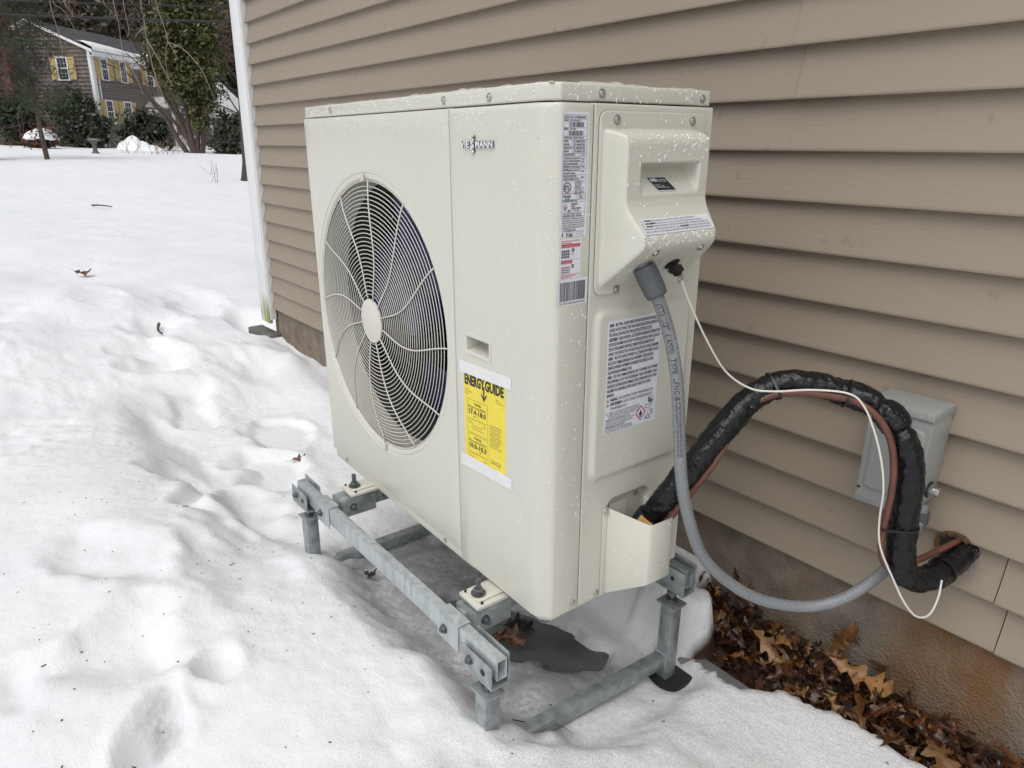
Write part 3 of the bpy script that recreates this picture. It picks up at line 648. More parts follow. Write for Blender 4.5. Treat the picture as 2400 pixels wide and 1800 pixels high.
# wire guard: rings, twelve swirled spokes, hub disc
guard = bpy.data.objects.new('fan_guard', None); C.objects.link(guard); guard.parent = hp; guard.empty_display_size = .05
def gy(r): return .006 - .013 * math.sin(min(1, max(0, (.302 - r) / .12)) * math.pi / 2)
radii = np.linspace(.058, .290, 27)
for r in list(radii) + [.3015]:
    k = 72; pt = [(FX + r * math.cos(2 * math.pi * i / k), gy(r), FZ + r * math.sin(2 * math.pi * i / k)) for i in range(k)]
    MB().tube(pt, .00105 if r < .3 else .0019, 5, closed=True).build('ring_wire', 'wire', guard, angle=180)
for s_ in range(12):
    pt = []
    for i in range(16):
        r = .046 + (.3025 - .046) * i / 15; a = math.radians(30 * s_ - 14 * (1 - sstep(.10, .31, r)) - 3 * sstep(.06, .046, r)); pt.append((FX + r * math.cos(a), gy(r) - .0022, FZ + r * math.sin(a)))
    MB().tube(pt, .0017, 5).build('spoke', 'wire', guard, angle=180)
MB().lathe([(.001, -.004), (.045, -.004), (.050, -.002), (.050, .002), (.044, .003)], 40, (FX - .002, gy(.05) - .001, FZ - .003), (0, 1, 0)).build('hub_disc', 'wire', guard)
for a in (92, -88):
    c = np.array([FX + .3085 * math.cos(math.radians(a)), -.003, FZ + .3085 * math.sin(math.radians(a))])
    MB().obox(c, (1, 0, 0), (0, 1, 0), (0, 0, 1), .0055, .003, .008).build('guard_clip', 'paint', guard, bevel=.0015)
# lid with rain standing on it
lid_poly = [(.004, .0035), (.908, .0035), (.9285, .022), (.9285, .352), (.004, .352)]
MB().prism(lid_poly, H + .0018, H + .0265).build('lid', 'paint', hp, bevel=.0035, seg=3)
mb = MB(); 
xs = np.linspace(.012, .922, 170); ys2 = np.linspace(.010, .346, 64); XX, Y2 = np.meshgrid(xs, ys2, indexing='ij')
lum = .5 + vnoise(XX * 24, Y2 * 24, 20) * 1.1 + .6 * vnoise(XX * 70, Y2 * 70, 21) + .5 * vnoise(XX * 8, Y2 * 8, 22)
mask = sstep(.0, .02, XX - .012) * sstep(0, .02, .922 - XX) * sstep(0, .012, Y2 - .010) * sstep(0, .012, .346 - Y2) * sstep(0, .018, (.9285 - XX) + (Y2 - .022) * .9 + .012)
hl = np.clip(lum, -.1, 1.2) * .0070 * mask - .0012
V = np.stack([XX, Y2, H + .0265 + hl], -1).reshape(-1, 3)
M['slush'] = mat('slush_on_lid', (0.64, 0.64, 0.58), 0.07, spec=.7)
stuff(fastmesh('melting_slush', V, gridfaces(170, 64), 'slush', hp, smooth=True))
# screws
def screw(loc, axis, r=.0048, parent=hp):
    ax = np.array(axis, float); p = np.array(loc)
    mb = MB(); mb.lathe([(r * 1.45, 0), (r * 1.45, .0009), (r, .0010), (r * .95, .0026), (r * .6, .0036), (r * .45, .0036), (r * .4, .0024), (.0002, .0024)], 14, p, ax)
    return mb.build('screw', 'screw', parent, angle=40)
for x, z in ((.1586, H + .0145), (.6418, H + .0135), (.7775, H + .012)): screw((x, .0032, z), (0, -1, 0))
for x in (.0742, .5877, .7077): screw((x, .0056, .0075), (0, -1, 0), .0038)
for y in (.101, .331): screw((.9287, y, H + .0135), (1, 0, 0))
screw((W, .0705, .0202), (1, 0, 0)); screw((W + .0002, .1292, .0165), (1, 0, 0))
# terminal cover
cy = np.linspace(.096, .333, 122); cz = np.linspace(.5965, .8715, 142); CY, CZ = np.meshgrid(cy, cz, indexing='ij')
def Hz(z): return np.interp(z, [.596, .606, .612, .668, .674, .679, .688, .694, .700, .712, .726, .734, .744, .826, .833, .838, .842, .848, .88], [0, 0, .004, .0665, .0715, .0735, .0735, .072, .0685, .058, .046, .041, .038, .038, .0365, .033, .025, .0, .0])
def cover_h(y, z):
    hz = Hz(z); wl = .010 + .18 * hz; yl = .100 + .05 * np.clip(hz - .038, 0, 1); yr = .301 - .30 * np.clip(hz - .040, 0, 1)
    mk = sstep(yl, yl + wl, y) * (1 - sstep(yr, yr + .016, y))
    h = .0042 + hz * mk
    din = np.minimum(np.minimum(y - .147, .280 - y), np.minimum(z - .7535, .7985 - z))
    rec = sstep(0, .0055, np.minimum(np.minimum(y - .145, .282 - y), .7995 - z)) * np.clip((z - .7515) / .043, 0, 1) * .0335
    return h - rec
hc = cover_h(CY, CZ)
V = np.stack([W + hc, CY, CZ], -1).reshape(-1, 3); Q = gridfaces(len(cy), len(cz))
r_ = .013; Cc = V[Q].mean(1); inside = np.ones(len(Q), bool)
for (yc, zc, sy, sz) in ((.096 + r_, .5965 + r_, -1, -1), (.333 - r_, .5965 + r_, 1, -1), (.096 + r_, .8715 - r_, -1, 1), (.333 - r_, .8715 - r_, 1, 1)):
    dy, dz = (Cc[:, 1] - yc) * sy, (Cc[:, 2] - zc) * sz
    inside &= ~((dy > 0) & (dz > 0) & (np.hypot(dy, dz) > r_))
cover = fastmesh('terminal_cover', V, Q[inside], 'paint', hp, smooth=True)
def rim_tube(y0, y1, z0, z1, r, x, name, rad, m_, parent=hp):
    return MB().tube([(x, a, b) for a, b in rrect(y0, y1, z0, z1, r, 6)], rad, 5, closed=True).build(name, m_, parent)
rim_tube(.0955, .3335, .596, .872, r_, W + .0022, 'cover_edge', .0021, 'paint'); rim_tube(.0942, .3348, .5947, .8733, r_ + .001, W + .0001, 'cover_seam', .0008, 'dark')
for y, z in ((.127, .861), (.301, .861), (.142, .601), (.300, .601)): screw((W + .0042, y, z), (1, 0, 0), .0052, cover)
nb = (.70, 0, -.71)
def under(y, z, o=0): return np.array([W + float(cover_h(np.array([y]), np.array([z]))[0]) + o * .7, y, z - o * .7])
for y in (.160, .268): screw(under(y, .6655, .0), (.75, 0, -.66), .0048, cover)
for y in (.145, .185, .225, .262):     # knock-out discs pressed into the sloping underside
    pt = []
    for i in range(15):
        a = math.radians(-120 + 180 * i / 14); pt.append(under(y + .016 * math.cos(a), .640 + .012 * math.sin(a), .0003))
    MB().tube(pt, .0008, 4).build('knockout', 'paint', cover)
# valve cover box
vb = MB()
st = [(.0, .149), (.010, .151), (.072, .177), (.079, .181), (.082, .189), (.082, .236), (.079, .243), (.072, .2455), (.0, .250)]
top = [.192, .1925, .182, .181, .1805, .1785, .1785, .179, .186]; bot = [.006, .012, .050, .055, .056, .055, .055, .052, .012]
n = len(st); vs = [(W + x, y, b) for (x, y), b in zip(st, bot)] + [(W + x, y, t) for (x, y), t in zip(st, top)]
vi = []
for (x, y), t in zip(st, top): vi.append((W + max(0, x - .004), y + (.003 if y < .185 else -.003), t - .002))
vj = []
for (x, y), t in zip(st, bot): vj.append((W + max(0, x - .004), y + (.003 if y < .185 else -.003), t + .003))
allv = vs + vi + vj; fs = []
for i in range(n - 1):
    fs.append((i, i + 1, n + i + 1, n + i)); fs.append((n + i, n + i + 1, 2 * n + i + 1, 2 * n + i)); fs.append((2 * n + i, 2 * n + i + 1, 3 * n + i + 1, 3 * n + i))
fs.append(tuple(range(n - 1, -1, -1)))
vb.add(allv, fs); vb.box(W + .0008, W + .0035, .137, .150, .006, .194); vb.box(W + .0008, W + .0035, .249, .262, .012, .188)
vbo = vb.build('valve_cover', 'paint', hp, bevel=.0016)
screw((W + .0036, .1445, .187), (1, 0, 0), .0048, vbo)
MB().box(W - .0128, W - .0095, .165, .212, .10, .188).build('knockout_plate', 'paint', hp, bevel=.003)
screw((W - .0135, .2395, .190), (1, 0, 0), .0045); screw((W - .0135, .158, .193), (1, 0, 0), .0045)
for y, z in ((.205, .125), (.228, .118)): MB().cyl((W - .013, y, z), (W + .045, y, z + .004), .010, 12).build('valve_stub', 'copper', hp)
# cast mounting feet with studs
for x in (.2203, .7827):
    ft = MB().box(x - .033, x + .033, -.064, .01, -.012, -.0035).box(x - .022, x + .022, -.054, .008, -.0034, .001).build('mounting_foot', 'plate', hp, bevel=.004)
    y = -.040
    mb = MB(); mb.cyl((x, y, -.03), (x, y, .034), .0055, 12); mb.lathe([(.0125, .0022), (.0125, .0045), (.0105, .0046), (.0105, .0125), (.009, .0135)], 6, (x, y, 0), (0, 0, 1)); mb.lathe([(.0150, .0021), (.0150, .0040)], 18, (x, y, 0)); mb.build('stud', 'bolt', ft)
    for dx, dy in ((-.025, -.045), (.026, -.03)): MB().cyl((x + dx, y + dy * .3, -.004), (x + dx, y + dy * .3, .0004), .0028, 8).build('drain_hole', 'dark', ft)

# ---- lettering and labels
def sheet_part(name, org, ux, uy, w_, h, mats_ink, plate_mat='label', off=.00045, corners=None):
    s = Sheet(org, ux, uy, off); b = MB()
    if corners is None: pts = [s.P(0, 0, .6), s.P(0, h, .6), s.P(w_, h, .6), s.P(w_, 0, .6)]
    else: pts = corners
    low = [p - s.n * off * .55 for p in pts]
    b.add(pts + low, [(0, 1, 2, 3), (0, 4, 5, 1), (1, 5, 6, 2), (2, 6, 7, 3), (3, 7, 4, 0)])
    o = b.build(name, plate_mat, hp, smooth=False); return s, o
FXu, FZu = (1, 0, 0), (0, 0, 1); SYu = (0, 1, 0)
# badge
bd = MB(); bs = Sheet((.7015, 0, .8315), FXu, FZu, .0040); cap = .0098
bs.text('VIE', 0, 0, cap, .0265, bold=.03, up=1); bs.text('MANN', .0448, 0, cap, .0485, bold=.03, up=1)
for t in (-.0085, .0098 - .0098 + .0005, .0092): bs.text('S', .0290, t, .0088, .0122, bold=.03, up=1)
V_ = bs.mb.v; F2 = bs.mb.f; nV = len(V_)
back = [(x, y + .0039, z) for x, y, z in V_]; allv = V_ + back; ed = {}
for f in F2:
    for a, b in zip(f, f[1:] + f[:1]): ed[(a, b)] = 1
sd_f = [(a, a + nV, b + nV, b) for (a, b) in ed if (b, a) not in ed]
bd.add(allv, F2); bd.f += sd_f; bd.m += [1] * len(sd_f); bd.build('badge', ['chrome', 'chromeshade'], hp, smooth=False)
# yellow paper with two strips of tape
yx, yz, yw_, yh = .6880, .4270, .1325, .178
s, o = sheet_part('yellow_rating_sheet', (yx, 0, yz), (1, 0, .045), FZu, yw_, yh, None, 'yellow', .0006)
s.text('ENERGY', .0035, .0065, .0195, .066, bold=.045); s.text('GUIDE', .0705, .0065, .0195, .058, bold=.045)
s.rect(.0645, .020, .0042, .022); s.poly([(.0575, .0375), (.0666, .050), (.0757, .0375), (.0757, .0335), (.0666, .0435), (.0575, .0335)], 0, 1.2)
for i, tx in enumerate(('Heat Pump', 'Cooling and Heating', 'Split System')): s.text(tx, .004, .0345 + i * .0042, .0022, None)
s.text('Other', .104, .0345, .0030); s.text('Model 36k outdoor', .104, .0395, .0022)
for b, (t, a_, v_, hh_, arrow) in enumerate((('Cooling', 'Efficiency Rating (SEER2)*', '17.4-18.0', .0675, .014), ('Heating', 'Efficiency Rating (HSPF2)*', '10.0-10.3', .058, .030))):
    t0 = .0545 + b * .0745 if b == 0 else .124; hb = hh_ if b == 0 else .0535
    s.frame(.0115, t0, .066, hb, .0005)
    s.text(t, .0445, t0 + .0035, .0052, None, bold=.01, align=.5); s.text(a_, .0145, t0 + .0115, .0044, .058); s.text(v_, .016, t0 + .0185, .0098, .056, bold=.02)
    s.poly([(.0185 + arrow, t0 + .0315), (.0215 + arrow, t0 + .0345), (.0245 + arrow, t0 + .0315)], 0)
    s.rect(.0165, t0 + .0385, .056, .0006)
    for q in range(6): s.rect(.0165 + q * .0111, t0 + .0368, .0005, .004)
    s.text('13.4', .0165, t0 + .0425, .0024); s.text('Least Efficient', .0165, t0 + .0462, .0020); s.text('18.5', .066, t0 + .0425, .0024); s.text('Most Efficient', .058, t0 + .0462, .0020)
    s.text('Range of Similar Models', .0445, t0 + .0500, .0024, None, align=.5)
    if b == 0: s.text('* Seasonal Energy Efficiency Ratio 2', .0445, t0 + .0560, .0022, None, align=.5)
for i, tx in enumerate(('This system\'s efficiency', 'ratings depend on the', 'coil your contractor', 'installs with this unit.', 'The heating efficiency', 'rating varies slightly in', 'different geographic', 'regions. Ask your', 'contractor for details.')): s.text(tx, .0835, .088 + i * .0052, .0030, None if i else None)
s.text('For energy cost info, visit', .085, .157, .0024); s.text('productinfo.energy.gov', .085, .1615, .0026, bold=.02)
s.build('sheet_print', 'ink', o)
for cs in (((.6750, .4440), (.8390, .4490), (.8390, .4270), (.6765, .4205)), ((.6735, .2520), (.8395, .2590), (.8395, .2360), (.6735, .2275))):
    pts = [np.array((x, -.0011, z)) for x, z in (cs[0], cs[3], cs[2], cs[1])]
    sheet_part('tape_strip', (.675, 0, .44), FXu, FZu, .1, .1, None, 'tape', .0012, pts)
# rating plate on the side strip
s, o = sheet_part('rating_plate', (W, .0222, .8705), SYu, FZu, .0520, .1785, None)
L_ = .0045; Rr = .0475
s.frame(.0022, .0042, .0464, .1100, .0004)
for t in (.0100, .0232, .0365, .0420, .0475, .0530, .0585, .0640, .0700, .0840, .0905, .1015): pass
rows = [.0098, .0228, .0358, .0408, .0506, .0604, .0662, .0786, .0846, .0946, .1030]
sc_ = .72
def yy(t): return .0042 + (t - .0042) * 1.0
def tl(txt, a, t, h, w_=None, mi=0, bold=.022): s.text(txt, a, t, h, w_, mi, bold)
for t in (.0096, .0215, .0330, .0378, .0472, .0566, .0614, .0732, .0782, .0872, .0956): s.rect(.0026, t, .0456, .00035)
tl('PRODUCT NO.  OCUVMS36AAHF02+', .0034, .0058, .0028, .042); tl('MODEL', .0034, .0106, .0026, .0085, bold=.02); tl('OCU-36-AAH-2', .014, .0106, .0024, .021)
s.rect(.0125, .0098, .0003, .0117); s.bars(.0140, .0140, .0270, .0066, 5); tl('SERIAL', .0034, .0222, .0026, .0085, bold=.02); tl('7326 036', .014, .0222, .0022, .012); s.bars(.0125, .0258, .0285, .0066, 8)
tl('POWER SOURCE', .0034, .0340, .0027, .0155); tl('208/230V~60Hz,1Ph', .0205, .0340, .0026, .021)
s.rect(.0190, .0378, .0003, .0188); s.rect(.0250, .0378, .0003, .0188); s.rect(.0192, .0425, .029, .0003); s.rect(.0192, .0519, .029, .0003)
tl('DESIGN', .0034, .0388, .0027, .0085); tl('PRESSURE', .0034, .0432, .0027, .0115); tl('MAXIMUM ALLOWED', .0034, .0482, .0027, .0150); tl('PRESSURE', .0034, .0526, .0027, .0095)
for i, (a_, b_) in enumerate((('HI', '4.3MPa/623 PSIG'), ('LO', '2.1MPa/305 PSIG'), ('HI', '4.3MPa/623 PSIG'), ('LO', '2.1MPa/305 PSIG'))): tl(a_, .0212, .0388 + i * .0047, .0026); tl(b_, .0262, .0388 + i * .0047, .0028, .018)
s.rect(.0370, .0566, .0003, .0390)
for a_, t in (('OUTDOOR FAN MOTOR', .0574), ('The Rated Input Current of The', .0622), ('Power Conversion Equipment', .0659), ('(For motor/compressor)', .0696), ('MCA(Minimum Circuit Ampacity)', .0741), ('MOP(Rating of overcurrent', .0790), ('protective device)', .0830), ('DEGREE OF PROTECTION', .0880), ('AGAINST INGRESS OF WATER', .0918)):
    tl(a_, .0034, t, .0029, min(.0325, .00128 * len(a_)))
for a_, t in (('1 FLA', .0576), ('2.4A', .0636), ('23.5A', .0680), ('30.0A', .0743), ('50.0A', .0810), ('IPX4', .0898)): tl(a_, .0385, t, .0027, .0062)
s.ring(.0115, .1052, .0070, .0080, 0, sy=1.0); s.ring(.0115, .1052, .0056, .0062, 0); s.text('ETL', .0064, .1022, .0062, .0102, bold=.03)
tl('C', .0026, .1105, .0018); tl('US', .0205, .1105, .0018, .0026); s.rect(.0035, .1142, .0158, .0004)
for i, a_ in enumerate(('CONFORMS TO UL', 'STD. 60335-1', '60335-2-40', 'CERTIFIED TO CSA', 'STD. C22.2 No.', '60335-1, 60335-2-40')): tl(a_, .0262, .0968 + i * .0029, .0021, min(.0185, .0012 * len(a_)))
tl('MADE IN CHINA', .0262, .1146, .0013)
tl('Intertek', .0040, .1152, .0042, .0152, bold=.02); tl('5017832', .0070, .1200, .0026, .0098, bold=.01)
s.frame(.0315, .1165, .0150, .0058, .0003); tl('CHINA', .0350, .1180, .0028, .008)
s.rect(.0026, .1228, .0456, .0003); tl('DATE MANUFACTURED 11/2023', .0034, .1233, .0025, .028); s.rect(.0026, .1262, .0456, .0003)
s.diamond(.0085, .1340, .0055, 1, 0, .0062); tl('A2L', .0130, .1372, .0036, .0058)
for i, a_ in enumerate(('REFRIGERANT', 'R-454B', '1.98kg (4.36lbs)', 'F: 1 circuits')): tl(a_, .0200, .1280 + i * .0031, .0024, .00125 * len(a_))
s.rect(.0026, .1412, .0456, .0003); tl('Short-circuit current  5.0 kA rms', .0046, .1420, .0024, .037); tl('symmetrical,  240, V  maximum', .0046, .1448, .0024, .037)
s.frame(.0022, .0042, .0464, .1440, .0004)
for i, a_ in enumerate(('LEAK DETECTION SYSTEM installed. Unit must be', 'powered except for service. [for units with refrigerant', 'sensor only] / Installation du Systeme de detection', 'des fuites. L\'unite sera alimentee en electricite sauf', 'pour l\'entretien. [Pour les unites dotees d\'un capteur')): tl(a_, .0030, .1492 + i * .0030, .0024, .0450, bold=.01)
s.rect(.0026, .1646, .0456, .0003)
for i, a_ in enumerate(('1 = Pre-charged part of unit', '2 = Added during installation')): tl(a_, .0034, .1652 + i * .0022, .0017)
s.rect(.0026, .1695, .0456, .0003); s.rect(.0026, .1720, .0032, .0050, 2); s.rect(.0120, .1715, .0022, .0060); s.rect(.0170, .1730, .0070, .0045, 2); s.frame(.0160, .1708, .011, .0070, .0003)
for q in range(2): s.frame(.0330, .1702 + q * .0042, .0110, .0034, .0003)
s.rect(.0300, .1714, .002, .0006); s.rect(.0300, .1756, .002, .0006); tl('kg', .0448, .1710, .0016); tl('kg', .0448, .1752, .0016)
s.build('plate_print', ['ink', 'inkred', 'inkgrey'], o)
s, o = sheet_part('wiring_sticker', (W, .0225, .6900), SYu, FZu, .0425, .0610, None)
tl('Please switch to the KIT NETWORK AP', .0022, .0022, .0022, .037, 1); tl('before commissioning', .0022, .0052, .0022, .021, 1)
s.rect(.0022, .0082, .0385, .0052, 1); s.text('Non-polarity RS485 communication', .0034, .0096, .0026, .034, 2, up=2.2)
for q in range(4):
    for r in range(3): s.rect(.003 + q * .0042, .0170 + r * .0042, .0036, .0036, 3)
s.rect(.0235, .0150, .0055, .0050, 3); s.rect(.0240, .0200, .0006, .0060, 0); s.rect(.0275, .0200, .0006, .0060, 0); s.rect(.002, .0318, .0395, .0003, 0)
s.rect(.0022, .0330, .0230, .0048, 1); s.text('24V communication', .0034, .0342, .0025, .019, 2, up=2.2)
for q in range(5):
    for r in range(3): s.rect(.003 + q * .0036, .0425 + r * .0036, .0028, .0024, 1 if r == 0 else 3)
s.rect(.0235, .0395, .0050, .0055, 3)
for i in range(3): tl(('If the unit with the indoor unit of our company', 'please do not connect the 24V wires', 'of the outdoor unit')[i], .0022, .0535 + i * .0023, .0018, .0380 - i * .008, 1)
s.build('sticker_print', ['ink', 'inkred', 'label', 'inkgrey'], o)
s, o = sheet_part('serial_sticker', (W, .0182, .6276), SYu, FZu, .0620, .0415, None)
s.bars(.0052, .0040, .0525, .0300, 21); s.text('SN: 540V7228923A6030150256', .0050, .0358, .0034, .0530); s.build('serial_print', 'ink', o)
# big warning sheet on the raised field
wy, wz, ww, wh = .1255, .5480, .1295, .203
s, o = sheet_part('warning_sheet', (W + .0066, wy, wz), SYu, FZu, ww, wh, None)
LN = ['WARNING - RISK OF FIRE - AUXILIARY DEVICES WHICH MAY BE IGNITION SOURCES SHALL NOT BE', 'INSTALLED IN THE DUCTWORK, OTHER THAN AUXILIARY DEVICES LISTED FOR USE WITH THE SPE-', 'CIFIC APPLIANCE. SEE INSTRUCTIONS. APPLICABLE FOR DUCTED PRODUCTS ONLY', 'AVERTISSEMENT- RISQUE D\'INCENDIE - LES DISPOSITIFS AUXILIAIRES SUSCEPTIBLES D\'ETRE', 'DES SOURCES D\'INFLAMMATION NE DOIVENT PAS ETRE INSTALLES DANS LE CONDUIT DE GAZ SAUF', 'S\'ILS SONT SPECIFIQUEMENT REPERTORIES COMME DISPOSITIFS AUXILIAIRES POUR CET', 'APPAREIL. VOIR LES INSTRUCTIONS. APPLICABLE POUR LES PRODUITS CANALISES UNIQUEMENT', 'WARNING - RISK OF FIRE. DISPOSE OF PROPERLY IN ACCORDANCE WITH FEDERAL OR LOCAL', 'REGULATIONS. FLAMMABLE REFRIGERANT USED. AVERTISSEMENT - RISQUE D\'INCENDIE.', 'ELIMINATION APPROPRIEE CONFORMEMENT AUX REGLEMENTATIONS FEDERALES OU LOCALES', 'FLUIDE FRIGORIGENE INFLAMMABLE UTILISE.', 'WARNING - RISK OF FIRE. FLAMMABLE REFRIGERANT USED. TO BE REPAIRED ONLY BY TRAINED', 'SERVICE PERSONNEL. DO NOT PUNCTURE REFRIGERANT TUBING. AVERTISSEMENT - RISQUE', 'D\'INCENDIE. FLUIDE FRIGORIGENE INFLAMMABLE UTILISE. LES REPARATIONS DOIVENT ETRE EF-', 'UNIQUEMENT PAR UN PERSONNEL DE SERVICE QUALIFIE. NE PERCEZ PAS LE TUBE DE', 'REFRIGERANT.']
for i, a_ in enumerate(LN):
    wd = .124 if len(a_) > 76 else max(.018, .00148 * len(a_)); b_ = .025 if False else 0
    hd = a_.split(' ')[0]
    if hd.startswith(('WARNING', 'AVERT')):
        f = len(hd) / len(a_); s.text(hd, .0028, .0040 + i * .0083, .0058, wd * f, bold=.03); s.text(a_[len(hd) + 1:], .0028 + wd * f + .002, .0040 + i * .0083, .0058, wd * (1 - f) - .002, bold=.018)
    else: s.text(a_, .0028, .0040 + i * .0083, .0058, wd, bold=.018)
t0 = .1375
for i, (h_, a_) in enumerate((('WARNING:', 'CANCER AND REPRODUCTIVE HARM - WWW.P65WARNINGS.CA.GOV'), ('AVERTISSEMENT:', 'CANCER ET TROUBLES DE L\'APPAREIL REPRODUCTEUR'))):
    s.tri(.0028, t0 + i * .0082, .0062, 2, 0); f = .018 if i == 0 else .030
    s.text(h_, .0115, t0 + i * .0082, .0056, f, bold=.03); s.text(a_, .0130 + f, t0 + i * .0082, .0056, .088 if i == 0 else .074)
s.text('- WWW.P65WARNINGS.CA.GOV', .0115, t0 + .0164, .0056, .042)
s.tri(.0028, t0 + .0252, .0042, 2, 0)
for i, a_ in enumerate(('WARNING: TO SUPPLY WIRES AND COMMUNICATION WIRES WITH AT', 'LEAST 60V INSULATION VOLTAGE. AVERTISSEMENT: FILS', 'D\'ALIMENTATION ET FILS DE COMMUNICATION AVEC UN ISOLANT', 'WARNING: RISK OF ELECTRIC SHOCK. CAN', 'CAUSE INJURY OR DEATH. DISCONNECT ALL REMOTE', 'ELECTRIC POWER SUPPLIES BEFORE SERVICING.', 'AVERTISSEMENT: RISQUE DE CHOC', 'ELECTRIQUE. PEUT CAUSER DES BLESSURES OU', 'LA MORT. DECONNECTER TOUTES ALIMENTATIONS')):
    s.text(a_, .0095 if i < 3 else .0028, t0 + .0252 + i * .0044, .0033, (.078 if i < 3 else .0016 * len(a_) + .002), bold=.015 if i in (3, 6) else 0)
s.diamond(.0905, t0 + .0440, .0135, 1, 0, .0150); s.text('A2L', .1010, t0 + .0510, .0088, .0165)
s.frame(.1080, t0 + .0165, .0140, .0105, .0006); s.rect(.1148, t0 + .0150, .0005, .0115); s.poly([(.1080, t0 + .0165), (.1080, t0 + .0260), (.1115, t0 + .0290), (.1185, t0 + .0290), (.1220, t0 + .0260), (.1220, t0 + .0252)], 3)
s.poly([(.1000, t0 + .0375), (.1030, t0 + .0300), (.1110, t0 + .0320), (.1210, t0 + .0295), (.1190, t0 + .0370), (.1100, t0 + .0385)], 3); s.poly([(.1018, t0 + .0365), (.1038, t0 + .0312), (.1110, t0 + .0332), (.1196, t0 + .0308), (.1180, t0 + .0360), (.1100, t0 + .0373)], 4, 2)
s.frame(.1090, t0 + .0425, .0072, .0095, .0005); s.frame(.1160, t0 + .0425, .0072, .0095, .0005); s.text('i', .1182, t0 + .0440, .0062, None, bold=.06)
s.build('warning_print', ['ink', 'inkred', 'inkyellow', 'inkgrey', 'label'], o)
# sticker on the slope of the terminal cover
zt_, zb_ = .7170, .6965
def cv(y, z, o=.0006): return np.array([W + float(cover_h(np.array([y]), np.array([z]))[0]) + o, y, z + o * .4])
P0, P1, P2 = cv(.127, zt_), cv(.127, zb_), cv(.290, zt_ + .001)
ux = P2 - P0; wl_ = np.linalg.norm(ux); ux /= wl_; uy = P0 - P1; hl_ = np.linalg.norm(uy); uy /= hl_
hl_ *= 1.05
s, o = sheet_part('cover_warning_sticker', P0, ux, uy, wl_, hl_, None)
rh = hl_ / 5.6
for i, a_ in enumerate(('Before obtaining access to terminals, all supply circuits must be disconnected.', 'Avant d\'acceder aux bornes, tous les circuits d\'alimentation doivent etre deconnectes.', 'SEPARATE THE POWER SUPPLY LEADS AND COMMUNICATION LEADS OF THE SENSOR HELP OR SEPARATE THE')):
    s.tri(.0020, .0016 + i * rh, rh * .8, 2, 0); hd = ('WARNING:', 'AVERTISSEMENT:', 'WARNING:')[i]; f = (.017, .026, .017)[i]
    s.text(hd, .0085, .0022 + i * rh, rh * .62, f, bold=.03); s.text(a_, .0098 + f, .0022 + i * rh, rh * .62, (.100, .108, .128)[i])
s.text('POWER SUPPLY LEADS FROM COMMUNICATION LEADS.', .0030, .0022 + 3 * rh, rh * .62, .072); s.tri(.0770, .0016 + 3 * rh, rh * .8, 2, 0); s.text('AVERTISSEMENT:', .0825, .0022 + 3 * rh, rh * .62, .024, bold=.03); s.text('SEPARER LES FILS D\'ALIMENTATION ELECTRIQUE', .1080, .0022 + 3 * rh, rh * .62, .050)
s.text('LES FILS DE COMMUNICATION PAR LE SERRE-CABLE. NE SEPAREZ PAS FILS D\'ALIMENTATION ELECTRIQUE, FILS DE COMMUNICATION.', .0030, .0022 + 4 * rh, rh * .62, .154)
s.build('sticker_print', ['ink', 'inkred', 'inkyellow'], o)
# small black sticker in the cover's recess
A0, A1, A2 = cv(.1745, .7765, .0008), cv(.1890, .7560, .0008), cv(.2180, .7760, .0008)
ux = A2 - A0; wl_ = np.linalg.norm(ux); ux /= wl_; uy = A0 - A1; hl_ = np.linalg.norm(uy); uy /= hl_
s, o = sheet_part('certification_sticker', A0, ux, uy, wl_, hl_, None, 'label', .0006)
k_ = .0012; s.rect(k_, k_, wl_ - 2 * k_, hl_ - 2 * k_, 0, 1.0); s.text('AHRI', .0030, .0035, .0065, .0150, 1, bold=.06, up=1.7); s.text('CERTIFIED', .0195, .0050, .0042, .0200, 1, up=1.7); s.rect(.0195, .0105, .019, .0005, 1, 1.6)
s.text('Unitary Small HP', .0040, .0155, .0024, .012, 1, up=1.7); s.text('AHRI Standard 210/240', .0040, .0188, .0024, .019, 1, up=1.7); s.rect(.004, .0225, .028, .0006, 1, 1.6)
s.build('certification_print', ['sticker', 'label'], o)
# ---- raindrops on the enamel
class Drops:
    def __init__(s): s.V = []; s.Q = []; s.n = 0
    def add(s, p, nrm, r, el=1.0, hgt=.55):
        nrm = np.array(nrm, float); nrm /= np.linalg.norm(nrm)
        up = np.array([0, 0, 1.]) if abs(nrm[2]) < .9 else np.array([0, 1., 0]); u = np.cross(up, nrm); u /= np.linalg.norm(u); v = np.cross(nrm, u)
        p = np.array(p); k = 8; o = s.n
        for rr, hh in ((1.0, -.08), (.82, .55), (.35, .95)):
            for j in range(k):
                a = 2 * math.pi * j / k; s.V.append(p + u * r * rr * math.cos(a) + v * r * el * rr * math.sin(a) * (1.25 if math.sin(a) < 0 and el > 1 else 1) + nrm * r * hgt * hh)
        s.V.append(p + nrm * r * hgt); s.n += 3 * k + 1
        for i in range(2):
            for j in range(k): s.Q.append((o + i * k + j, o + i * k + (j + 1) % k, o + (i + 1) * k + (j + 1) % k, o + (i + 1) * k + j))
        for j in range(0, k, 2): s.Q.append((o + 2 * k + j, o + 2 * k + (j + 1) % k, o + 2 * k + (j + 2) % k, o + 3 * k))
    def build(s, name, parent, m_='beadglint'): return stuff(fastmesh(name, s.V, s.Q, m_, parent, smooth=True))
dr = Drops(); rd = random.Random(5)
def dsize(a=.0007, b=.0022): return .86 * (a + (b - a) * rd.random() ** 3.2)
for i in range(430):                                    # just under the lid
    x = rd.uniform(.005, .90); z = H - .006 - abs(rd.gauss(0, .018)); dr.add((x, 0, z), (0, -1, 0), dsize(), rd.uniform(1, 1.7))
